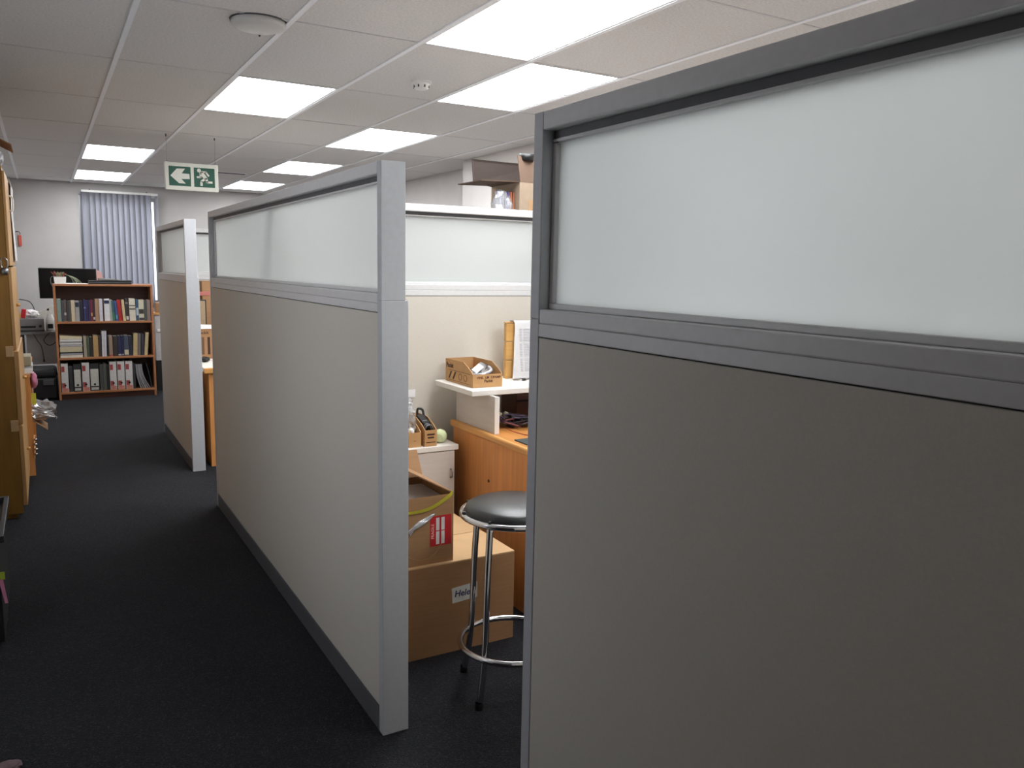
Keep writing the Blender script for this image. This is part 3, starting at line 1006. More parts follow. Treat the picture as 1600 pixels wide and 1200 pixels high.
for z0, z1 in ((.955, 1.015), (.52, .585)):
    B(CX-.035, CX+.003, 5.383, 5.392, z0, z1, .002).build('hinge_block', M_CARDPALE, ca)
kl = thing('padlock', (CX+.0, 5.378, 1.40), 'small shiny padlock hanging on the near edge of the tall cabinet', 'padlock')
MB().tube([(CX-.012+.016*math.cos(a*PI/10), 5.380, 1.475+.020*math.sin(a*PI/10)+ (.02 if a <= 10 else 0)) for a in range(20)], .003, 8, closed=True).build('shackle', M_CHROME, kl)
MB().lathe((CX-.012, 5.374, 1.42), [(0, 0), (.012, 0), (.02, .012), (.02, .028), (.012, .04), (0, .04)], 16).build('body', M_STEEL, kl)
ps = MB()
ps.prism([(CX+.018, 6.02, 2.01), (CX+.03, 6.02, 1.96), (CX+.022, 6.02, 1.80), (CX+.03, 6.02, 1.50), (CX+.0285, 6.02, 1.50), (CX+.0205, 6.02, 1.80), (CX+.0285, 6.02, 1.96), (CX+.017, 6.02, 2.01)], (0, .36, 0))
tag(ps.build('hanging_paper', M_PAPER), 'white sheet hanging on the upper door of the tall oak cabinet', 'paper')
cb = thing('carton', (-.42, 5.75, 2.022), 'brown carton with open flap on top of the tall cabinet', 'box')
B(-.62, -.20, 5.55, 5.95, 2.023, 2.20).build('body', M_CARD2, cb)
MB().prism([(-.20, 5.55, 2.196), (-.118, 5.55, 2.155), (-.116, 5.55, 2.160), (-.20, 5.55, 2.201)], (0, .4, 0)).build('flap', M_CARD, cb)
tag(MB().crumple((-.182, 5.46, 2.0225), (.026, .05, .045), 5, .3).build('plastic_wrap', M_BAG), 'wisp of clear plastic wrap on the tall cabinet edge', 'plastic bag')

lb = thing('low_shelf_unit', (-.4, 7.1, 0), 'low orange wood shelf unit beyond the tall cabinet', 'shelf unit')
B(-.66, -.118, 6.46, 6.48, 0, .70).build('side_panel', M_DESKSIDE, lb)
B(-.66, -.118, 7.68, 7.70, 0, .70).build('side_panel', M_DESKSIDE, lb)
B(-.66, -.114, 6.455, 7.705, .70, .72, .002).build('top', M_DESKSIDE, lb)
for z0 in (.05, .36):
    B(-.655, -.122, 6.48, 7.68, z0, z0+.018).build('shelf', M_DESKSIDE, lb)
tag(B(-.36, -.10, 6.50, 6.78, .7205, .755, .003).build('white_binder', M_PAPER), 'white ring binder on the low orange shelf unit', 'binder')
tag(B(-.34, -.098, 6.52, 6.76, .756, .775, .002).build('white_pad', bmat((214, 218, 224))), 'pale grey pad lying on the white ring binder', 'notepad')
tag(B(-.32, -.105, 6.51, 6.74, .7755, .84, .003).build('cream_box', bmat((196, 184, 150))), 'cream box on top of the pad and white binder', 'box')
pk = thing('pink_bag', (-.105, 6.60, .58), 'pink bag hanging over the front of the low shelf unit', 'bag')
MB().crumple((-.100, 6.58, .60), (.028, .07, .06), 8, .25, smooth=True).build('body', M_PINK, pk)
MB().tube(curve([(-.10, 6.58, .70), (-.112, 6.57, .715), (-.118, 6.58, .728)], 4), .004, 6).build('cord', M_PAPER, pk)
yt = thing('yellow_tag', (-.104, 6.50, .49), 'yellow tag hanging below the pink bag', 'tag')
B(-.116, -.088, 6.468, 6.473, .505, .585, .001).build('card', M_YELLOW, yt)
MB().tube([(-.104, 6.4705, .58), (-.108, 6.49, .62)], .0015, 5).build('string', M_PAPER, yt)
pb = thing('clear_bag', (-.04, 6.75, .0), 'clear plastic bag in an open carton sticking out of the low shelf', 'plastic bag')
MB().crumple((-.055, 6.66, .362), (.085, .14, .065), 11, .5, 3, 2.6).build('bag', M_BAG, pb)
for k in range(4):
    MB().tube(curve([(-.12, 6.56, .50-.02*k), (-.06+.01*k, 6.54, .47-.02*k), (-.02+.015*k, 6.55, .445-.015*k), (.005+.008*k, 6.56, .44-.02*k)], 4), .002, 5).build('bag_fold', M_PAPER, pb)
oc = thing('open_carton', (-.1, 6.7, .30), 'small brown carton under the clear plastic bag', 'box')
B(-.30, -.035, 6.55, 6.80, .379, .384).build('base', M_CARD2, oc)
MB().prism([(-.117, 6.52, .378), (-.03, 6.52, .31), (-.028, 6.52, .314), (-.115, 6.52, .383)], (0, .26, 0)).build('flap', M_CARD2, oc)
t = thing('bead_string', (-.11, 6.45, .12), 'string of shiny beads hanging on the low shelf edge', 'bead string')
for k in range(4):
    MB().lathe((-.106-.002*(k % 2), 6.452, .26-.035*k), [(0, -.012), (.009, -.007), (.012, 0), (.009, .007), (0, .012)], 10).build('bead', M_CHROME, t)
MB().tube([(-.107, 6.452, .285), (-.107, 6.452, .14)], .002, 6).build('cord', M_BLACK, t)

bb = thing('black_drawer_unit', (-.40, 3.85, 0), 'black plastic drawer unit cut by the left edge of the photo', 'drawer unit')
B(-.66, -.205, 3.56, 4.15, .02, .425, .006).build('body', M_BLACKM, bb)
b = MB()
for a in ((-.665, -.185, 3.545, 3.565), (-.665, -.185, 4.145, 4.165), (-.665, -.645, 3.565, 4.145), (-.205, -.185, 3.565, 4.145)):
    b.box(*a, .425, .452, .003)
b.build('tray_rim', mat('dark_glossy_plastic', (30, 30, 32), .5), bb)
B(-.66, -.205, 3.56, 4.15, .4255, .430).build('tray_floor', M_BLACK, bb)
for x, y in ((-.62, 3.6), (-.25, 3.6), (-.62, 4.1), (-.25, 4.1)):
    B(x-.02, x+.02, y-.02, y+.02, 0, .02).build('foot', M_BLACKM, bb)
t = thing('strap', (-.2, 3.55, .17), 'short pink and lime strap hanging on the black drawer unit', 'strap')
MB().obox((-.205, 3.552, .292), .03, .004, .03, (0, 0, 0)).build('lime_end', mat('lime', (150, 170, 50), .6), t)
MB().prism([(-.212, 3.550, .28), (-.198, 3.550, .28), (-.186, 3.550, .18), (-.196, 3.550, .18)], (0, .004, 0)).build('pink_band', M_PINK, t)

dc = thing('added_cupboard', (-.55, -.5, 0), 'unseen row of dark brown cupboards added to cut bounce off the left wall', 'cupboard')  # out of view, added to darken bounce from the near left wall
M_DKW = wood('dark_brown_wood', (64, 46, 36), 'Z')
B(-.695, -.43, -2.4, 1.45, .05, 1.53).build('body', M_DKW, dc)
B(-.695, -.415, -2.41, 1.46, 1.53, 1.56, .003).build('top', M_DKW, dc)
B(-.695, -.45, -2.39, 1.44, 0, .05).build('plinth', M_BLACKM, dc)
for k in range(4):
    d = B(-.43, -.412, -2.39+.95*k, -1.455+.95*k, .06, 1.52, .003).build('door', M_DKW, dc)
    MB().tube([(-.405, -1.50+.95*k, .66), (-.405, -1.50+.95*k, .78)], .005, 8).build('handle', M_STEEL, d)

# ------------------------------------------------------------------ near cubicle: desk, riser, pedestal
DZ = .745
dk = thing('wooden_desk', (2.3, 3.1, 0), 'orange wood desk in the near cubicle beyond the stool', 'desk')
B(1.757, 1.776, 2.62, 3.60, .0, DZ-.028).build('side_panel', M_DESKSIDE, dk)
B(2.85, 2.87, 2.62, 3.60, .0, DZ-.028).build('side_panel', M_DESKSIDE, dk)
B(1.776, 2.85, 3.50, 3.515, .25, DZ-.028).build('modesty_panel', M_DESKSIDE, dk)
B(1.768, 2.88, 2.60, 3.615, DZ-.028, DZ, .002).build('desk_top', M_DESKWOOD, dk)
B(1.742, 1.768, 2.60, 3.615, DZ-.032, DZ+.003, .009).build('edge_strip', M_DESKEDGE, dk)
MB().prism([(1.7565+0*a, 3.22+.008*math.cos(a*PI/6), .52+.008*math.sin(a*PI/6)) for a in range(12)], (-.002, 0, 0)).build('screw_cap', M_BLACK, dk)
tag(B(1.785, 2.45, 2.62, 3.04, DZ+.0005, DZ+.006, .002).build('desk_mat', M_MAT), 'dark green mat lying on the orange wood desk', 'desk mat')

rs = thing('shelf_riser', (2.2, 3.45, DZ), 'pale laminate shelf riser standing on the wooden desk', 'shelf')
RZ = .945
B(1.682, 2.78, 3.255, 3.665, RZ-.026, RZ, .003).build('shelf_board', M_LAMTOP, rs)
B(1.772, 1.792, 3.20, 3.60, DZ+.0005, RZ-.026).build('end_panel', M_LAMIN, rs)
B(1.770, 1.794, 3.194, 3.20, DZ+.0005, RZ-.026).build('edge_band', M_LAMTOP, rs)
B(2.70, 2.72, 3.26, 3.60, DZ+.0005, RZ-.026).build('end_panel', M_LAMIN, rs)

pd = thing('pedestal_cabinet', (1.42, 3.55, 0), 'pale laminate pedestal cabinet with card bins on it', 'cabinet')
PZ = .66
B(1.10, 1.685, 3.445, 3.685, .03, PZ-.026).build('body', M_LAMIN, pd)
B(1.09, 1.70, 3.425, 3.69, PZ-.026, PZ, .003).build('top', M_LAMTOP, pd)
B(1.12, 1.67, 3.455, 3.68, 0, .03).build('plinth', M_GREYDK, pd)
d = B(1.104, 1.681, 3.430, 3.4445, .04, PZ-.030, .002).build('door', M_LAMIN, pd)
MB().tube(curve([(1.66, 3.43, .50), (1.66, 3.412, .505), (1.66, 3.412, .535), (1.66, 3.43, .54)], 3), .004, 6).build('handle', M_STEEL, d)

# card parts bins
def parts_bin(loc, w_, d_, hb, hf, slope, label, m_=None, rot=0):
    """open-fronted card tray; loc = front left bottom corner, runs back in +Y."""
    x, y, z = loc
    m_ = m_ or M_KRAFT
    t = thing('parts_bin', (x+w_/2, y+d_/2, z), label, 'bin', 'card parts bins')
    k = .0035
    prof = [(y, z), (y+d_, z), (y+d_, z+hb), (y+d_*slope, z+hb), (y+d_*slope*.35, z+hf+(hb-hf)*.45), (y, z+hf)]
    for xx in (x, x+w_-k):
        MB().prism([(xx, a, c) for a, c in prof], (k, 0, 0)).build('side', m_, t)
    B(x+k, x+w_-k, y, y+k, z, z+hf).build('front', m_, t)
    B(x+k, x+w_-k, y+d_-k, y+d_, z, z+hb).build('back', m_, t)
    B(x+k, x+w_-k, y+k, y+d_-k, z, z+k).build('base', m_, t)
    return t
pbn = parts_bin((1.727, 3.335, RZ+.0005), .158, .30, .112, .062, .34, 'brown card parts bin with printed lettering on the shelf riser')
text('Packit', .032, face_negX(1.7265, 3.585, RZ+.082), 'lettering', M_INK, pbn)
text('VINL  LM  OPAMP', .0165, face_negY(1.812, 3.3346, RZ+.047), 'lettering', mat('pen_brown', (96, 40, 30), .8), pbn)
text('Packit', .019, face_negY(1.81, 3.3346, RZ+.030), 'lettering', M_INK, pbn)
b = MB()
for y0 in (3.60, 3.555):
    b.prism([(1.7267, y0, RZ+.018), (1.7267, y0-.014, RZ+.018), (1.7267, y0-.040, RZ+.055), (1.7267, y0-.026, RZ+.055)], (-.0006, 0, 0))
b.box(1.7261, 1.7267, 3.36, 3.60, RZ+.060, RZ+.0615)
b.box(1.7261, 1.7267, 3.36, 3.60, RZ+.011, RZ+.0125)
b.build('printed_mark', M_INK, pbn)
b = MB()
for cy in (3.47, 3.415):
    b.tube([(1.7268, cy+.016*math.cos(a*PI/8), RZ+.036+.016*math.sin(a*PI/8)) for a in range(16)], .0016, 4, closed=True)
b.build('printed_ring', mat('pale_brown_ink', (136, 92, 58), .8), pbn)
# packets in that bin
for c_, sx, sy, sz, rt, mm, lab in (
  ((1.798, 3.425, RZ+.080), .032, .085, .006, (.30, .55, -.75), M_PAPER, 'white labelled packet on top of the parts bin'),
  ((1.818, 3.45, RZ+.070), .045, .15, .008, (.30, .35, -.75), M_STEEL, 'silver grey packet in the parts bin on the riser'),
  ((1.845, 3.44, RZ+.056), .04, .16, .022, (.18, .1, -.35), M_BAG, 'clear plastic packet at the right of the parts bin'),
  ((1.80, 3.47, RZ+.048), .09, .20, .012, (.12, .0, -.2), M_BLACK, 'black packet lying below the others in the parts bin')):
    tag(MB().obox(c_, sx, sy, sz, rt, .002).build('packet', mm), lab, 'packet', 'packets in the parts bin')
tag(MB().tube(curve([(1.76, 3.40, RZ+.055), (1.80, 3.37, RZ+.058), (1.85, 3.385, RZ+.072), (1.862, 3.43, RZ+.085)], 5), .0085, 8).build('silver_sleeve', mat('silver_wrap', (206, 208, 218), .25, metal=.6)), 'rolled silver sleeve across the front of the parts bin', 'sleeve')

b2 = parts_bin((1.527, 3.437, PZ+.0005), .062, .235, .125, .078, .45, 'narrow card bin full of black adapters on the pedestal')
for zz_, hw, hh in ((.058, .020, .004), (.043, .016, .004), (.020, .024, .002)):
    B(1.558-hw, 1.558+hw, 3.4362, 3.437, PZ+zz_-hh, PZ+zz_+hh).build('printed_line', M_INK, b2)
b1 = parts_bin((1.452, 3.447, PZ+.0005), .060, .23, .12, .070, .45, 'narrow card bin half hidden by the partition post')
B(1.474, 1.486, 3.4462, 3.447, PZ+.030, PZ+.032).build('printed_line', M_INK, b1)
t = thing('power_adapter', (1.558, 3.56, PZ+.05), 'black power adapter with a grey label in the narrow bin', 'adapter')
MB().obox((1.558, 3.54, PZ+.098), .042, .075, .05, (.5, 0, .2), .006).build('case', M_BLACK, t)
MB().obox((1.5605, 3.511, PZ+.1035), .026, .002, .022, (-.35, 0, .2)).build('rating_label', mat('label_grey', (150, 150, 152), .5), t)
MB().tube(curve([(1.545, 3.57, PZ+.13), (1.55, 3.575, PZ+.16), (1.572, 3.57, PZ+.155), (1.575, 3.56, PZ+.125)], 5), .006, 8).build('lead', M_BLACK, t)
t = thing('cable_coil', (1.56, 3.48, PZ+.02), 'tangle of black and grey leads at the front of the narrow bin', 'cable')
for k in range(4):
    MB().tube(curve([(1.538+.004*k, 3.47, PZ+.02), (1.545, 3.46+.006*k, PZ+.085+.004*k), (1.565+.004*k, 3.465, PZ+.090), (1.577, 3.475+.004*k, PZ+.03)], 5), .0035, 6).build('lead', M_CABLEG if k % 2 else M_BLACK, t)
t = thing('plastic_bag', (1.49, 3.56, PZ+.03), 'clear bag of small parts in the half hidden card bin', 'plastic bag')
MB().crumple((1.484, 3.56, PZ+.03), (.034, .075, .078), 4, .45, 3, 2.4).build('bag', M_BAG, t)
MB().crumple((1.480, 3.50, PZ+.05), (.018, .025, .018), 9, .3).build('contents', M_WHITE, t)
tag(MB().crumple((1.505, 3.60, PZ+.150), (.026, .03, .03), 14, .5, 3, 2.4).build('bubble_wrap', M_BAG), 'wisp of clear wrapping above the half hidden card bin', 'plastic bag')
bl_ = thing('ball', (1.636, 3.50, PZ), 'pale green tennis sized ball on the pedestal cabinet', 'ball')
R_ = .033
MB().lathe((1.636, 3.50, PZ+.0002), [(R_*math.sin(a*PI/16), R_-R_*math.cos(a*PI/16)) for a in range(17)], 28).build('felt', M_BALL, bl_)
seam = []
for k in range(48):
    a = 2*PI*k/48
    v = Vector((math.cos(a)+.38*math.cos(3*a), math.sin(a)-.38*math.sin(3*a), 1.05*math.sin(2*a)))
    v.normalize()
    v = Matrix.Rotation(.9, 3, 'X') @ v
    seam.append(Vector((1.636, 3.50, PZ+R_))+v*(R_+.0001))
MB().tube(seam, .0012, 5, closed=True).build('seam', mat('ball_seam', (196, 200, 150), .8), bl_)
nt_ = B(1.545, 1.5895, 3.6975, 3.6995, .858, .898).build('paper_note', M_PAPER)
tag(nt_, 'small white note stuck on the beige cubicle wall', 'note')

# board with a hanging printout, leads
bd = thing('wooden_organiser', (2.3, 3.6, RZ), 'golden wood organiser standing on the shelf riser', 'organiser')
for k in range(3):
    z0 = RZ+.0005+.096*k
    B(2.034, 2.56, 3.565, 3.59, z0, z0+.0935, .003).build('plank', M_BOARD, bd)
B(2.032, 2.56, 3.563, 3.592, RZ+.2885, RZ+.292, .001).build('top_edge', M_DESKEDGE, bd)
pp = thing('printout', (2.2, 3.55, RZ), 'long white printout draped over the wooden organiser', 'paper')
b = MB()
prof = [(3.594, RZ+.255), (3.594, RZ+.29), (3.585, RZ+.2985), (3.556, RZ+.297), (3.548, RZ+.27), (3.545, RZ+.20), (3.535, RZ+.12), (3.525, RZ+.05), (3.515, RZ+.012), (3.50, RZ+.004), (3.485, RZ+.012)]
prof = curve([(0, a, c) for a, c in prof], 4)
xl = []
for i, p in enumerate(prof):
    u = i/(len(prof)-1)
    xl.append(2.062+.012*math.sin(u*4)-.022*max(0, u-.45)/.55)
vs0 = [b.bm.verts.new((x, p.y, p.z)) for x, p in zip(xl, prof)]
vs1 = [b.bm.verts.new((2.34, p.y, p.z)) for p in prof]
for i in range(len(prof)-1):
    f = b.bm.faces.new((vs0[i], vs1[i], vs1[i+1], vs0[i+1])); f.smooth = True
bmesh.ops.solidify(b.bm, geom=list(b.bm.faces), thickness=.0006)
b.build('sheet', M_PAPER, pp)
def yat(zv):
    for a, c in zip(prof[12:], prof[13:]):
        if a.z >= zv >= c.z:
            return a.y+(c.y-a.y)*(a.z-zv)/max(1e-6, a.z-c.z)
    return 3.55
b = MB()
for k in range(26):
    zv = RZ+.255-.0085*k
    y_ = yat(zv)-.0016
    if k % 9 == 8: continue
    b.box(2.10, 2.115, y_-.0003, y_, zv-.0012, zv+.0012)
    b.box(2.125, 2.17+.015*random.random(), y_-.0003, y_, zv-.0012, zv+.0012)
    b.box(2.20, 2.225, y_-.0003, y_, zv-.0012, zv+.0012)
b.build('printed_rows', M_PAPERG, pp)
t = thing('usb_lead', (2.12, 3.45, RZ), 'grey lead with small plugs lying on the shelf riser', 'cable')
MB().tube(curve([(2.09, 3.47, RZ+.006), (2.12, 3.465, RZ+.012), (2.15, 3.46, RZ+.032), (2.20, 3.47, RZ+.036), (2.26, 3.47, RZ+.01)], 5), .0025, 6).build('cord', M_CABLEG, t)
MB().obox((2.085, 3.468, RZ+.0065), .022, .012, .010, (0, 0, .1), .002).build('plug', M_BLACK, t)
MB().obox((2.066, 3.466, RZ+.006), .014, .010, .006, (0, 0, .1), .001).build('plug_tip', M_CHROME, t)
MB().obox((2.135, 3.45, RZ+.0065), .016, .010, .010, (0, 0, -.4), .002).build('plug', M_BLACK, t)
MB().lathe((2.108, 3.43, RZ+.0003), [(0, 0), (.010, .001), (.012, .010), (.008, .016), (0, .018)], 14).build('knob', M_WHITE, t)

# under the riser
t = thing('dark_wood_box', (2.3, 3.55, DZ), 'dark red brown wooden box under the shelf riser', 'box')
B(2.03, 2.50, 3.44, 3.60, DZ+.0005, RZ-.030, .004).build('body', M_MAHOG, t)
B(2.03, 2.50, 3.435, 3.44, DZ+.10, DZ+.106).build('groove', M_BLACKM, t)
tag(MB().obox((2.16, 3.30, DZ+.0455), .17, .10, .09, (0, 0, .12), .003).build('small_carton', M_CARD2), 'small brown carton under the riser beside the cable tangle', 'box')
t = thing('green_tin', (1.86, 3.50, DZ), 'small olive tin with a dark lid under the riser', 'tin')
B(1.815, 1.885, 3.45, 3.54, DZ+.0005, DZ+.075, .004).build('body', mat('olive', (128, 116, 70), .5), t)
B(1.813, 1.887, 3.448, 3.542, DZ+.075, DZ+.086, .003).build('lid', M_BLACK, t)
t = thing('cable_tangle', (1.98, 3.33, DZ), 'tangle of dark cables under the shelf riser on the desk', 'cable')
random.seed(21)
for k in range(12):
    pts = []
    cx, cy = 1.965+random.uniform(-.05, .05), 3.31+random.uniform(-.04, .03)
    for i in range(6):
        pts.append((cx+random.uniform(-.085, .085), cy+random.uniform(-.05, .05), DZ+.006+random.uniform(0, .055)))
    mm = (M_CABLE, M_BLACK, mat('purple_cable', (84, 70, 96), .5), mat('maroon_cable', (104, 52, 54), .5))[k % 4]
    MB().tube(curve(pts, 5), .0042, 6).build('lead', mm, t)
for k in range(2):
    MB().obox((1.885+.035*k, 3.36, DZ+.055), .018, .014, .03, (.3, .4, 0), .002).build('connector', mat('cream_plug', (206, 196, 166), .5), t)
MB().tube(curve([(1.86, 3.25, DZ+.012), (1.87, 3.2, DZ+.006), (1.885, 3.13, DZ+.004), (1.90, 3.09, DZ+.003)], 4), .0022, 5).build('red_lead', mat('red_lead', (150, 60, 44), .5), t)
t = thing('metal_clip', (2.06, 3.14, DZ), 'small shiny metal clip on the desk in front of the cables', 'clip')
MB().obox((2.055, 3.145, DZ+.006), .035, .018, .010, (0, 0, .3), .002).build('body', M_CHROME, t)
MB().obox((2.072, 3.125, DZ+.004), .014, .020, .006, (0, 0, -.4), .001).build('tab', M_WHITE, t)

# ------------------------------------------------------------------ cartons and stool
bx_ = thing('large_carton', (1.30, 2.86, 0), 'large closed brown carton on the carpet behind the stool', 'box')
BZ = .366
X0, X1, Y0, Y1 = .985, 1.60, 2.705, 3.32
b = MB()
for a in ((X0, X1, Y0, Y0+.005, 0, BZ), (X0, X1, Y1-.005, Y1, 0, BZ), (X0, X0+.005, Y0+.005, Y1-.005, 0, BZ), (X1-.005, X1, Y0+.005, Y1-.005, 0, BZ), (X0+.005, X1-.005, Y0+.005, Y1-.005, 0, .005)):
    b.box(*a)
b.build('body', M_CARD, bx_)
ym = (Y0+Y1)/2-.02
B(X0, X1, Y0+.0005, ym-.0025, BZ, BZ+.005).build('top_flap', M_CARDPALE, bx_)  # paler card than the body, light from above put into the colour
B(X0, X1, ym+.0025, Y1-.0005, BZ, BZ+.005).build('top_flap', M_CARDPALE, bx_)
B(X0+.01, X1-.01, ym-.0025, ym+.0025, BZ-.012, BZ).build('flap_gap', M_CARDIN, bx_)
lb_ = MB().prism([(1.318, Y0-.0008, .262), (1.43, Y0-.0008, .272), (1.43, Y0-.0008, .208), (1.322, Y0-.0008, .200)], (0, .0007, 0)).build('label', mat('label_paper', (206, 206, 202), .6), bx_)
text('Helec', .036, face_negY(1.372, Y0-.0012, .236), 'lettering', M_PEN, lb_, shear=.15)

ob = thing('open_carton', (1.17, 2.86, BZ+.005), 'open brown carton with a red label standing on the large carton', 'box')
z0 = BZ+.0055
z1 = .640
X0, X1, Y0, Y1 = 1.02, 1.331, 2.722, 3.02
b = MB()
for a in ((X0, X1, Y0, Y0+.004, z0, z1), (X0, X1, Y1-.004, Y1, z0, z1), (X0, X0+.004, Y0+.004, Y1-.004, z0, z1), (X1-.004, X1, Y0+.004, Y1-.004, z0, z1), (X0+.004, X1-.004, Y0+.004, Y1-.004, z0, z0+.004)):
    b.box(*a)
b.build('body', M_CARD2, ob)
MB().prism([(X1, Y0+.002, z1), (X1-.19, Y0+.002, z1+.105), (X1-.189, Y0+.002, z1+.109), (X1, Y0+.002, z1+.005)], (0, Y1-Y0-.004, 0)).build('flap', M_CARD2, ob)
MB().prism([(X0, Y1-.002, z1), (X0, Y1+.06, z1+.10), (X0, Y1+.064, z1+.099), (X0, Y1+.002, z1)], (X1-X0, 0, 0)).build('flap', M_CARD2, ob)
MB().prism([(X0, Y0+.002, z1), (X0-.03, Y0+.002, z1+.10), (X0-.027, Y0+.002, z1+.10), (X0+.004, Y0+.002, z1)], (0, Y1-Y0-.004, 0)).build('flap', M_CARD2, ob)
rl = B(1.232, 1.322, Y0-.0008, Y0-.0001, .440, .560).build('red_label', M_RED, ob)
for u in (1.257, 1.279):
    for za, zb in ((.447, .498), (.502, .552)):
        B(u, u+.014, Y0-.0014, Y0-.0008, za, zb).build('white_stripe', mat('label_white', (214, 206, 206), .6), rl)
text('FRAGILE', .016, face_negY(1.243, Y0-.0012, .50, -PI/2), 'lettering', mat('label_pink', (230, 170, 160), .6), rl)
b = MB()
for k in range(3):
    pts = curve([(1.14+.004*k, Y0-.003, .515-.008*k), (1.17, Y0-.006, .535-.004*k), (1.20+.01*k, Y0-.004, .552-.002*k), (1.252, Y0-.002, .571)], 4)
    b.tube(pts, [.004]*4+[.008]*4+[.004]*4+[.001], 6)
b.build('loose_tape', M_BAG, ob)
b = MB()
b.tube(arc((0, 0, 0), .085, 0, PI, 14), .001, 4)
tb = b.build('tape_edge', mat('tape_brown', (186, 150, 112), .25), ob)
me = tb.data
for v in me.vertices:
    w_ = v.co+tb.parent.location          # lay the arc flat on the front of the carton
    v.co = Vector((1.20+w_.x, Y0-.0012+w_.z*.3, .478-w_.y))-tb.parent.location
st = MB()
sp_ = curve([(1.326, Y0-.002, z1+.008), (1.31, Y0-.008, z1-.004), (1.27, Y0-.010, z1-.026), (1.22, Y0-.009, z1-.046), (1.16, Y0-.008, z1-.052), (1.10, Y0-.008, z1-.05)], 5)
wd = [.010*(.45+.55*(1-i/(len(sp_)-1))) for i in range(len(sp_))]
fr = []
for p, q in zip(sp_, wd):
    fr.append((st.bm.verts.new(p+Vector((0, 0, q))), st.bm.verts.new(p-Vector((0, 0, q)))))
for a, c_ in zip(fr, fr[1:]):
    st.bm.faces.new((a[0], c_[0], c_[1], a[1]))
bmesh.ops.solidify(st.bm, geom=list(st.bm.faces), thickness=.0015)
tag(st.build('yellow_strap', M_YELLOW), 'yellow strap hanging over the front of the open carton', 'strap')
tag(B(1.03, 1.31, 2.735, 2.98, z1-.035, z1-.020, .002).build('white_booklet', bmat((206, 202, 200))), 'pale booklet lying inside the open carton', 'booklet')
tag(B(1.06, 1.315, 2.74, 3.0, z0+.0045, z1-.036, .003).build('packed_books', bmat((120, 104, 92))), 'brown parcel filling the inside of the open carton', 'parcel')

sx, sy = 1.398, 2.372
stl = thing('bar_stool', (sx, sy, 0), 'round chrome stool with black padded seat in the cubicle opening', 'stool')
SZ = .652
MB().lathe((sx, sy, SZ), [(0, -.004), (.17, -.004), (.176, .004), (.176, .014), (.170, .026), (.150, .036), (.10, .043), (.04, .046), (0, .046)], 48).build('seat', M_VINYL, stl)
MB().tube(arc((sx, sy, SZ), .184, 0, 2*PI*47/48, 47), .011, 12, closed=True).build('seat_ring', M_CHROME, stl)
for k in range(8):
    a = PI/8+k*PI/4+.2
    MB().obox((sx+.1845*math.cos(a), sy+.1845*math.sin(a), SZ+.008), .012, .008, .018, (0, 0, a), .001).build('clip', M_BLACK, stl)
MB().lathe((sx, sy, SZ-.016), [(0, 0), (.15, 0), (.155, .012)], 36).build('seat_board', M_BLACKM, stl)
MB().tube(arc((sx, sy, .175), .186, 0, 2*PI*47/48, 47), .0105, 12, closed=True).build('foot_ring', M_CHROME, stl)
for deg in (207, 122, 32, 302):
    a = math.radians(deg)
    ca_, sa_ = math.cos(a), math.sin(a)
    pts = [(sx+r*ca_, sy+r*sa_, z) for r, z in ((.148, SZ-.008), (.160, .45), (.171, .18), (.199, .0095))]
    MB().tube(curve(pts, 5), .0115, 12).build('leg', M_CHROME, stl)
    MB().lathe((sx+.2*ca_, sy+.2*sa_, 0), [(.0, 0), (.014, 0), (.014, .02), (.0125, .024)], 14).build('foot_cap', M_BLACK, stl)

# ------------------------------------------------------------------ box on the cupboard behind the back partition
cp = thing('steel_cupboard', (2.6, 4.35, 0), 'grey cupboard hidden behind the cubicle back partition', 'cupboard')
B(2.25, 3.05, 4.05, 4.70, .02, 1.70, .004).build('body', M_GREYEQ, cp)
B(2.245, 3.055, 4.04, 4.705, 1.70, 1.715, .003).build('top', M_GREYEQ, cp)
for x0, x1 in ((2.255, 2.648), (2.652, 3.045)):
    d = B(x0, x1, 4.035, 4.05, .04, 1.69, .003).build('door', M_GREYEQ, cp)
    xm = x1-.03 if x0 < 2.5 else x0+.03
    MB().tube([(xm, 4.03, .85), (xm, 4.03, .98)], .006, 8).build('handle', M_STEEL, d)
B(2.27, 3.03, 4.07, 4.68, 0, .02).build('plinth', M_GREYDK, cp)
M_FLAP = mat('shaded_brown_flap', (92, 71, 56), .8, var=.06)  # carton brown darkened to carry the shade on its flaps
M_FLAPD = mat('backlit_brown_flap', (50, 39, 34), .8, var=.06)  # darker still, shade of the backlit rear flap in the colour
tbx = thing('tall_carton', (2.65, 4.4, 1.715), 'open brown carton with raised flaps seen above the back partition', 'box')
X0, X1, Y0, Y1, z0, z1 = 2.47, 2.86, 4.20, 4.55, 1.716, 2.015
b = MB()
for a in ((X0, X1, Y0, Y0+.005, z0, z1), (X0, X1, Y1-.005, Y1, z0, z1), (X0, X0+.005, Y0+.005, Y1-.005, z0, z1), (X1-.005, X1, Y0+.005, Y1-.005, z0, z1), (X0+.005, X1-.005, Y0+.005, Y1-.005, z0, z0+.005)):
    b.box(*a)
b.build('body', mat('greyish_card', (158, 138, 118), .8, var=.05), tbx)
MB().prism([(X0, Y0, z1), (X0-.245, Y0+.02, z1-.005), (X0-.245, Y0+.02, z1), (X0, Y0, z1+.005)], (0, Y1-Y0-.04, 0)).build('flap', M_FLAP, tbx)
MB().prism([(X0, Y1, z1), (X1, Y1, z1), (X1-.02, Y1+.02, z1+.16), (X0-.19, Y1-.1, z1+.145), (X0-.18, Y1-.1, z1+.005)], (0, .005, 0)).build('flap', M_FLAPD, tbx)
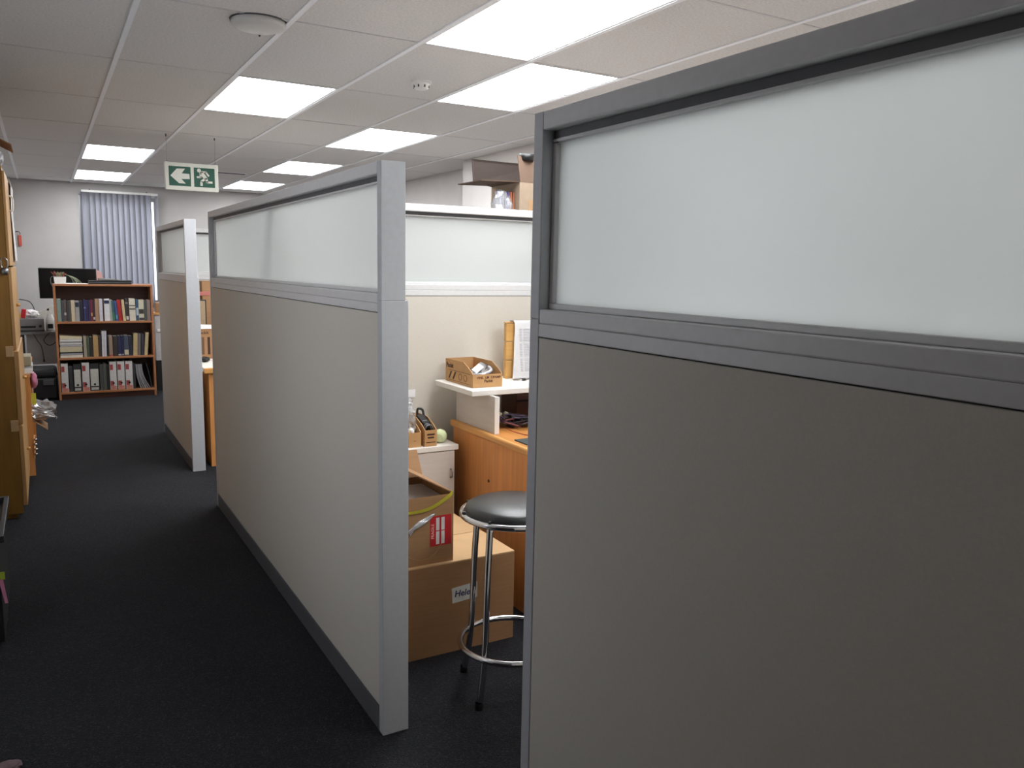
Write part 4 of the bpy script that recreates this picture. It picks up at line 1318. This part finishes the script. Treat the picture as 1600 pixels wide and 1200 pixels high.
MB().prism([(X0+.004, Y0, z1), (X1, Y0, z1), (X1, Y0+.05, z1+.18), (X0+.012, Y0+.05, z1+.16)], (0, .005, 0)).build('flap', M_FLAP, tbx)
MB().obox((2.55, Y0-.0006, 1.87), .03, .001, .09).build('printed_mark', mat('tan_print', (170, 136, 98), .8), tbx)
tr = thing('tape_roll', (2.535, 4.30, 2.12), 'black tape roll poking above the raised carton flap', 'tape roll')
trm = Matrix.Translation((2.548, 4.262, 2.172)) @ Matrix.Rotation(.12, 4, 'X')
b = MB().lathe((0, 0, 0), [(.018, -.02), (.045, -.02), (.045, .02), (.018, .02), (.018, -.02)], 24)
for v in b.bm.verts: v.co = trm @ v.co
b.build('tape', M_BLACK, tr)
b = MB().lathe((0, 0, 0), [(.014, -.021), (.018, -.021), (.018, .021), (.014, .021), (.014, -.021)], 20)
for v in b.bm.verts: v.co = trm @ v.co
b.build('core', M_WHITE, tr)
cl = thing('party_bag', (2.395, 4.27, 1.715), 'clear bag with purple and orange contents below the carton flap', 'plastic bag')
MB().crumple((2.395, 4.27, 1.716), (.068, .05, .125), 6, .25, 3, 2.5).build('bag', M_BAG, cl)
for k in range(7):
    x = 2.345+.018*k
    MB().prism([(x, 4.245, 1.72), (x+.014, 4.245, 1.72), (x+.012, 4.25, 1.96), (x+.002, 4.25, 1.96)], (0, .03, 0)).build('coloured_strip', (bmat((196, 188, 206)), bmat((140, 120, 196)), bmat((206, 204, 212)), bmat((84, 60, 150)), bmat((100, 70, 160)), bmat((206, 96, 50)), bmat((190, 106, 66)))[k], cl)

# ------------------------------------------------------------------ far cubicle contents
fd = thing('far_desk', (1.6, 6.6, 0), 'wood edged desk in the far cubicle behind the gap', 'desk')
B(.985, 2.40, 6.20, 7.0, .715, .745).build('desk_top', M_LAMTOP, fd)
B(.985, 2.40, 6.175, 6.20, .705, .746, .006).build('edge_strip', M_DESKEDGE, fd)
B(1.02, 1.05, 6.205, 6.95, 0, .715).build('side_panel', M_DESKSIDE, fd)
B(2.33, 2.36, 6.205, 6.95, 0, .715).build('side_panel', M_DESKSIDE, fd)
t = thing('carton', (1.2, 6.9, .745), 'brown carton with printed lines on the far desk', 'box')
B(1.005, 1.36, 6.82, 6.98, .7455, .985, .003).build('body', M_CARD, t)
for k, x in enumerate((1.03, 1.075, 1.12)):
    B(x, x+.02, 6.8188, 6.8199, .78, .92).build('printed_bar', M_CARDIN if k % 2 else M_INK, t)
text('Packit', .034, face_negY(1.09, 6.8192, .955), 'lettering', M_INK, t)
tag(MB().prism([(1.005, 6.81, .986), (1.36, 6.81, .986), (1.36, 6.81, 1.0), (1.10, 6.81, 1.012), (1.005, 6.81, 1.05)], (0, .16, 0)).build('paper_stack', M_PAPER), 'white papers on the brown carton in the far cubicle', 'paper')
t = thing('picture_frame', (1.1, 7.05, .745), 'black edged picture leaning behind the far carton', 'picture')
B(1.02, 1.16, 7.06, 7.075, .90, 1.21, .002).build('frame', M_BLACK, t)
B(1.03, 1.15, 7.055, 7.06, .91, 1.20).build('picture', bmat((178, 146, 108)), t)
B(1.06, 1.12, 7.065, 7.10, .7455, .90).build('stand', M_BLACK, t)
t = thing('brown_carton', (1.25, 7.2, .745), 'tall brown carton at the back of the far desk', 'box')
B(1.14, 1.45, 7.12, 7.40, .90, 1.36, .003).build('body', M_CARD2, t)
B(1.10, 1.45, 7.115, 7.40, 1.24, 1.275, .004).build('red_band', bmat((206, 110, 96)), t)
B(1.16, 1.43, 7.14, 7.38, .0, .90).build('pedestal', M_GREYEQ, t)
tag(MB().crumple((1.06, 6.60, .7455), (.035, .05, .02), 17, .3, 3, 3).build('black_pouch', M_BLACK), 'small black pouch lying on the far desk', 'pouch')
tag(MB().crumple((-.166, 2.64, 0), (.034, .03, .012), 23, .35, 3, 2.2).build('crumpled_rag', mat('dusty_pink_cloth', (112, 92, 96), .9)), 'small crumpled pinkish rag on the carpet at the lower left corner', 'rag')
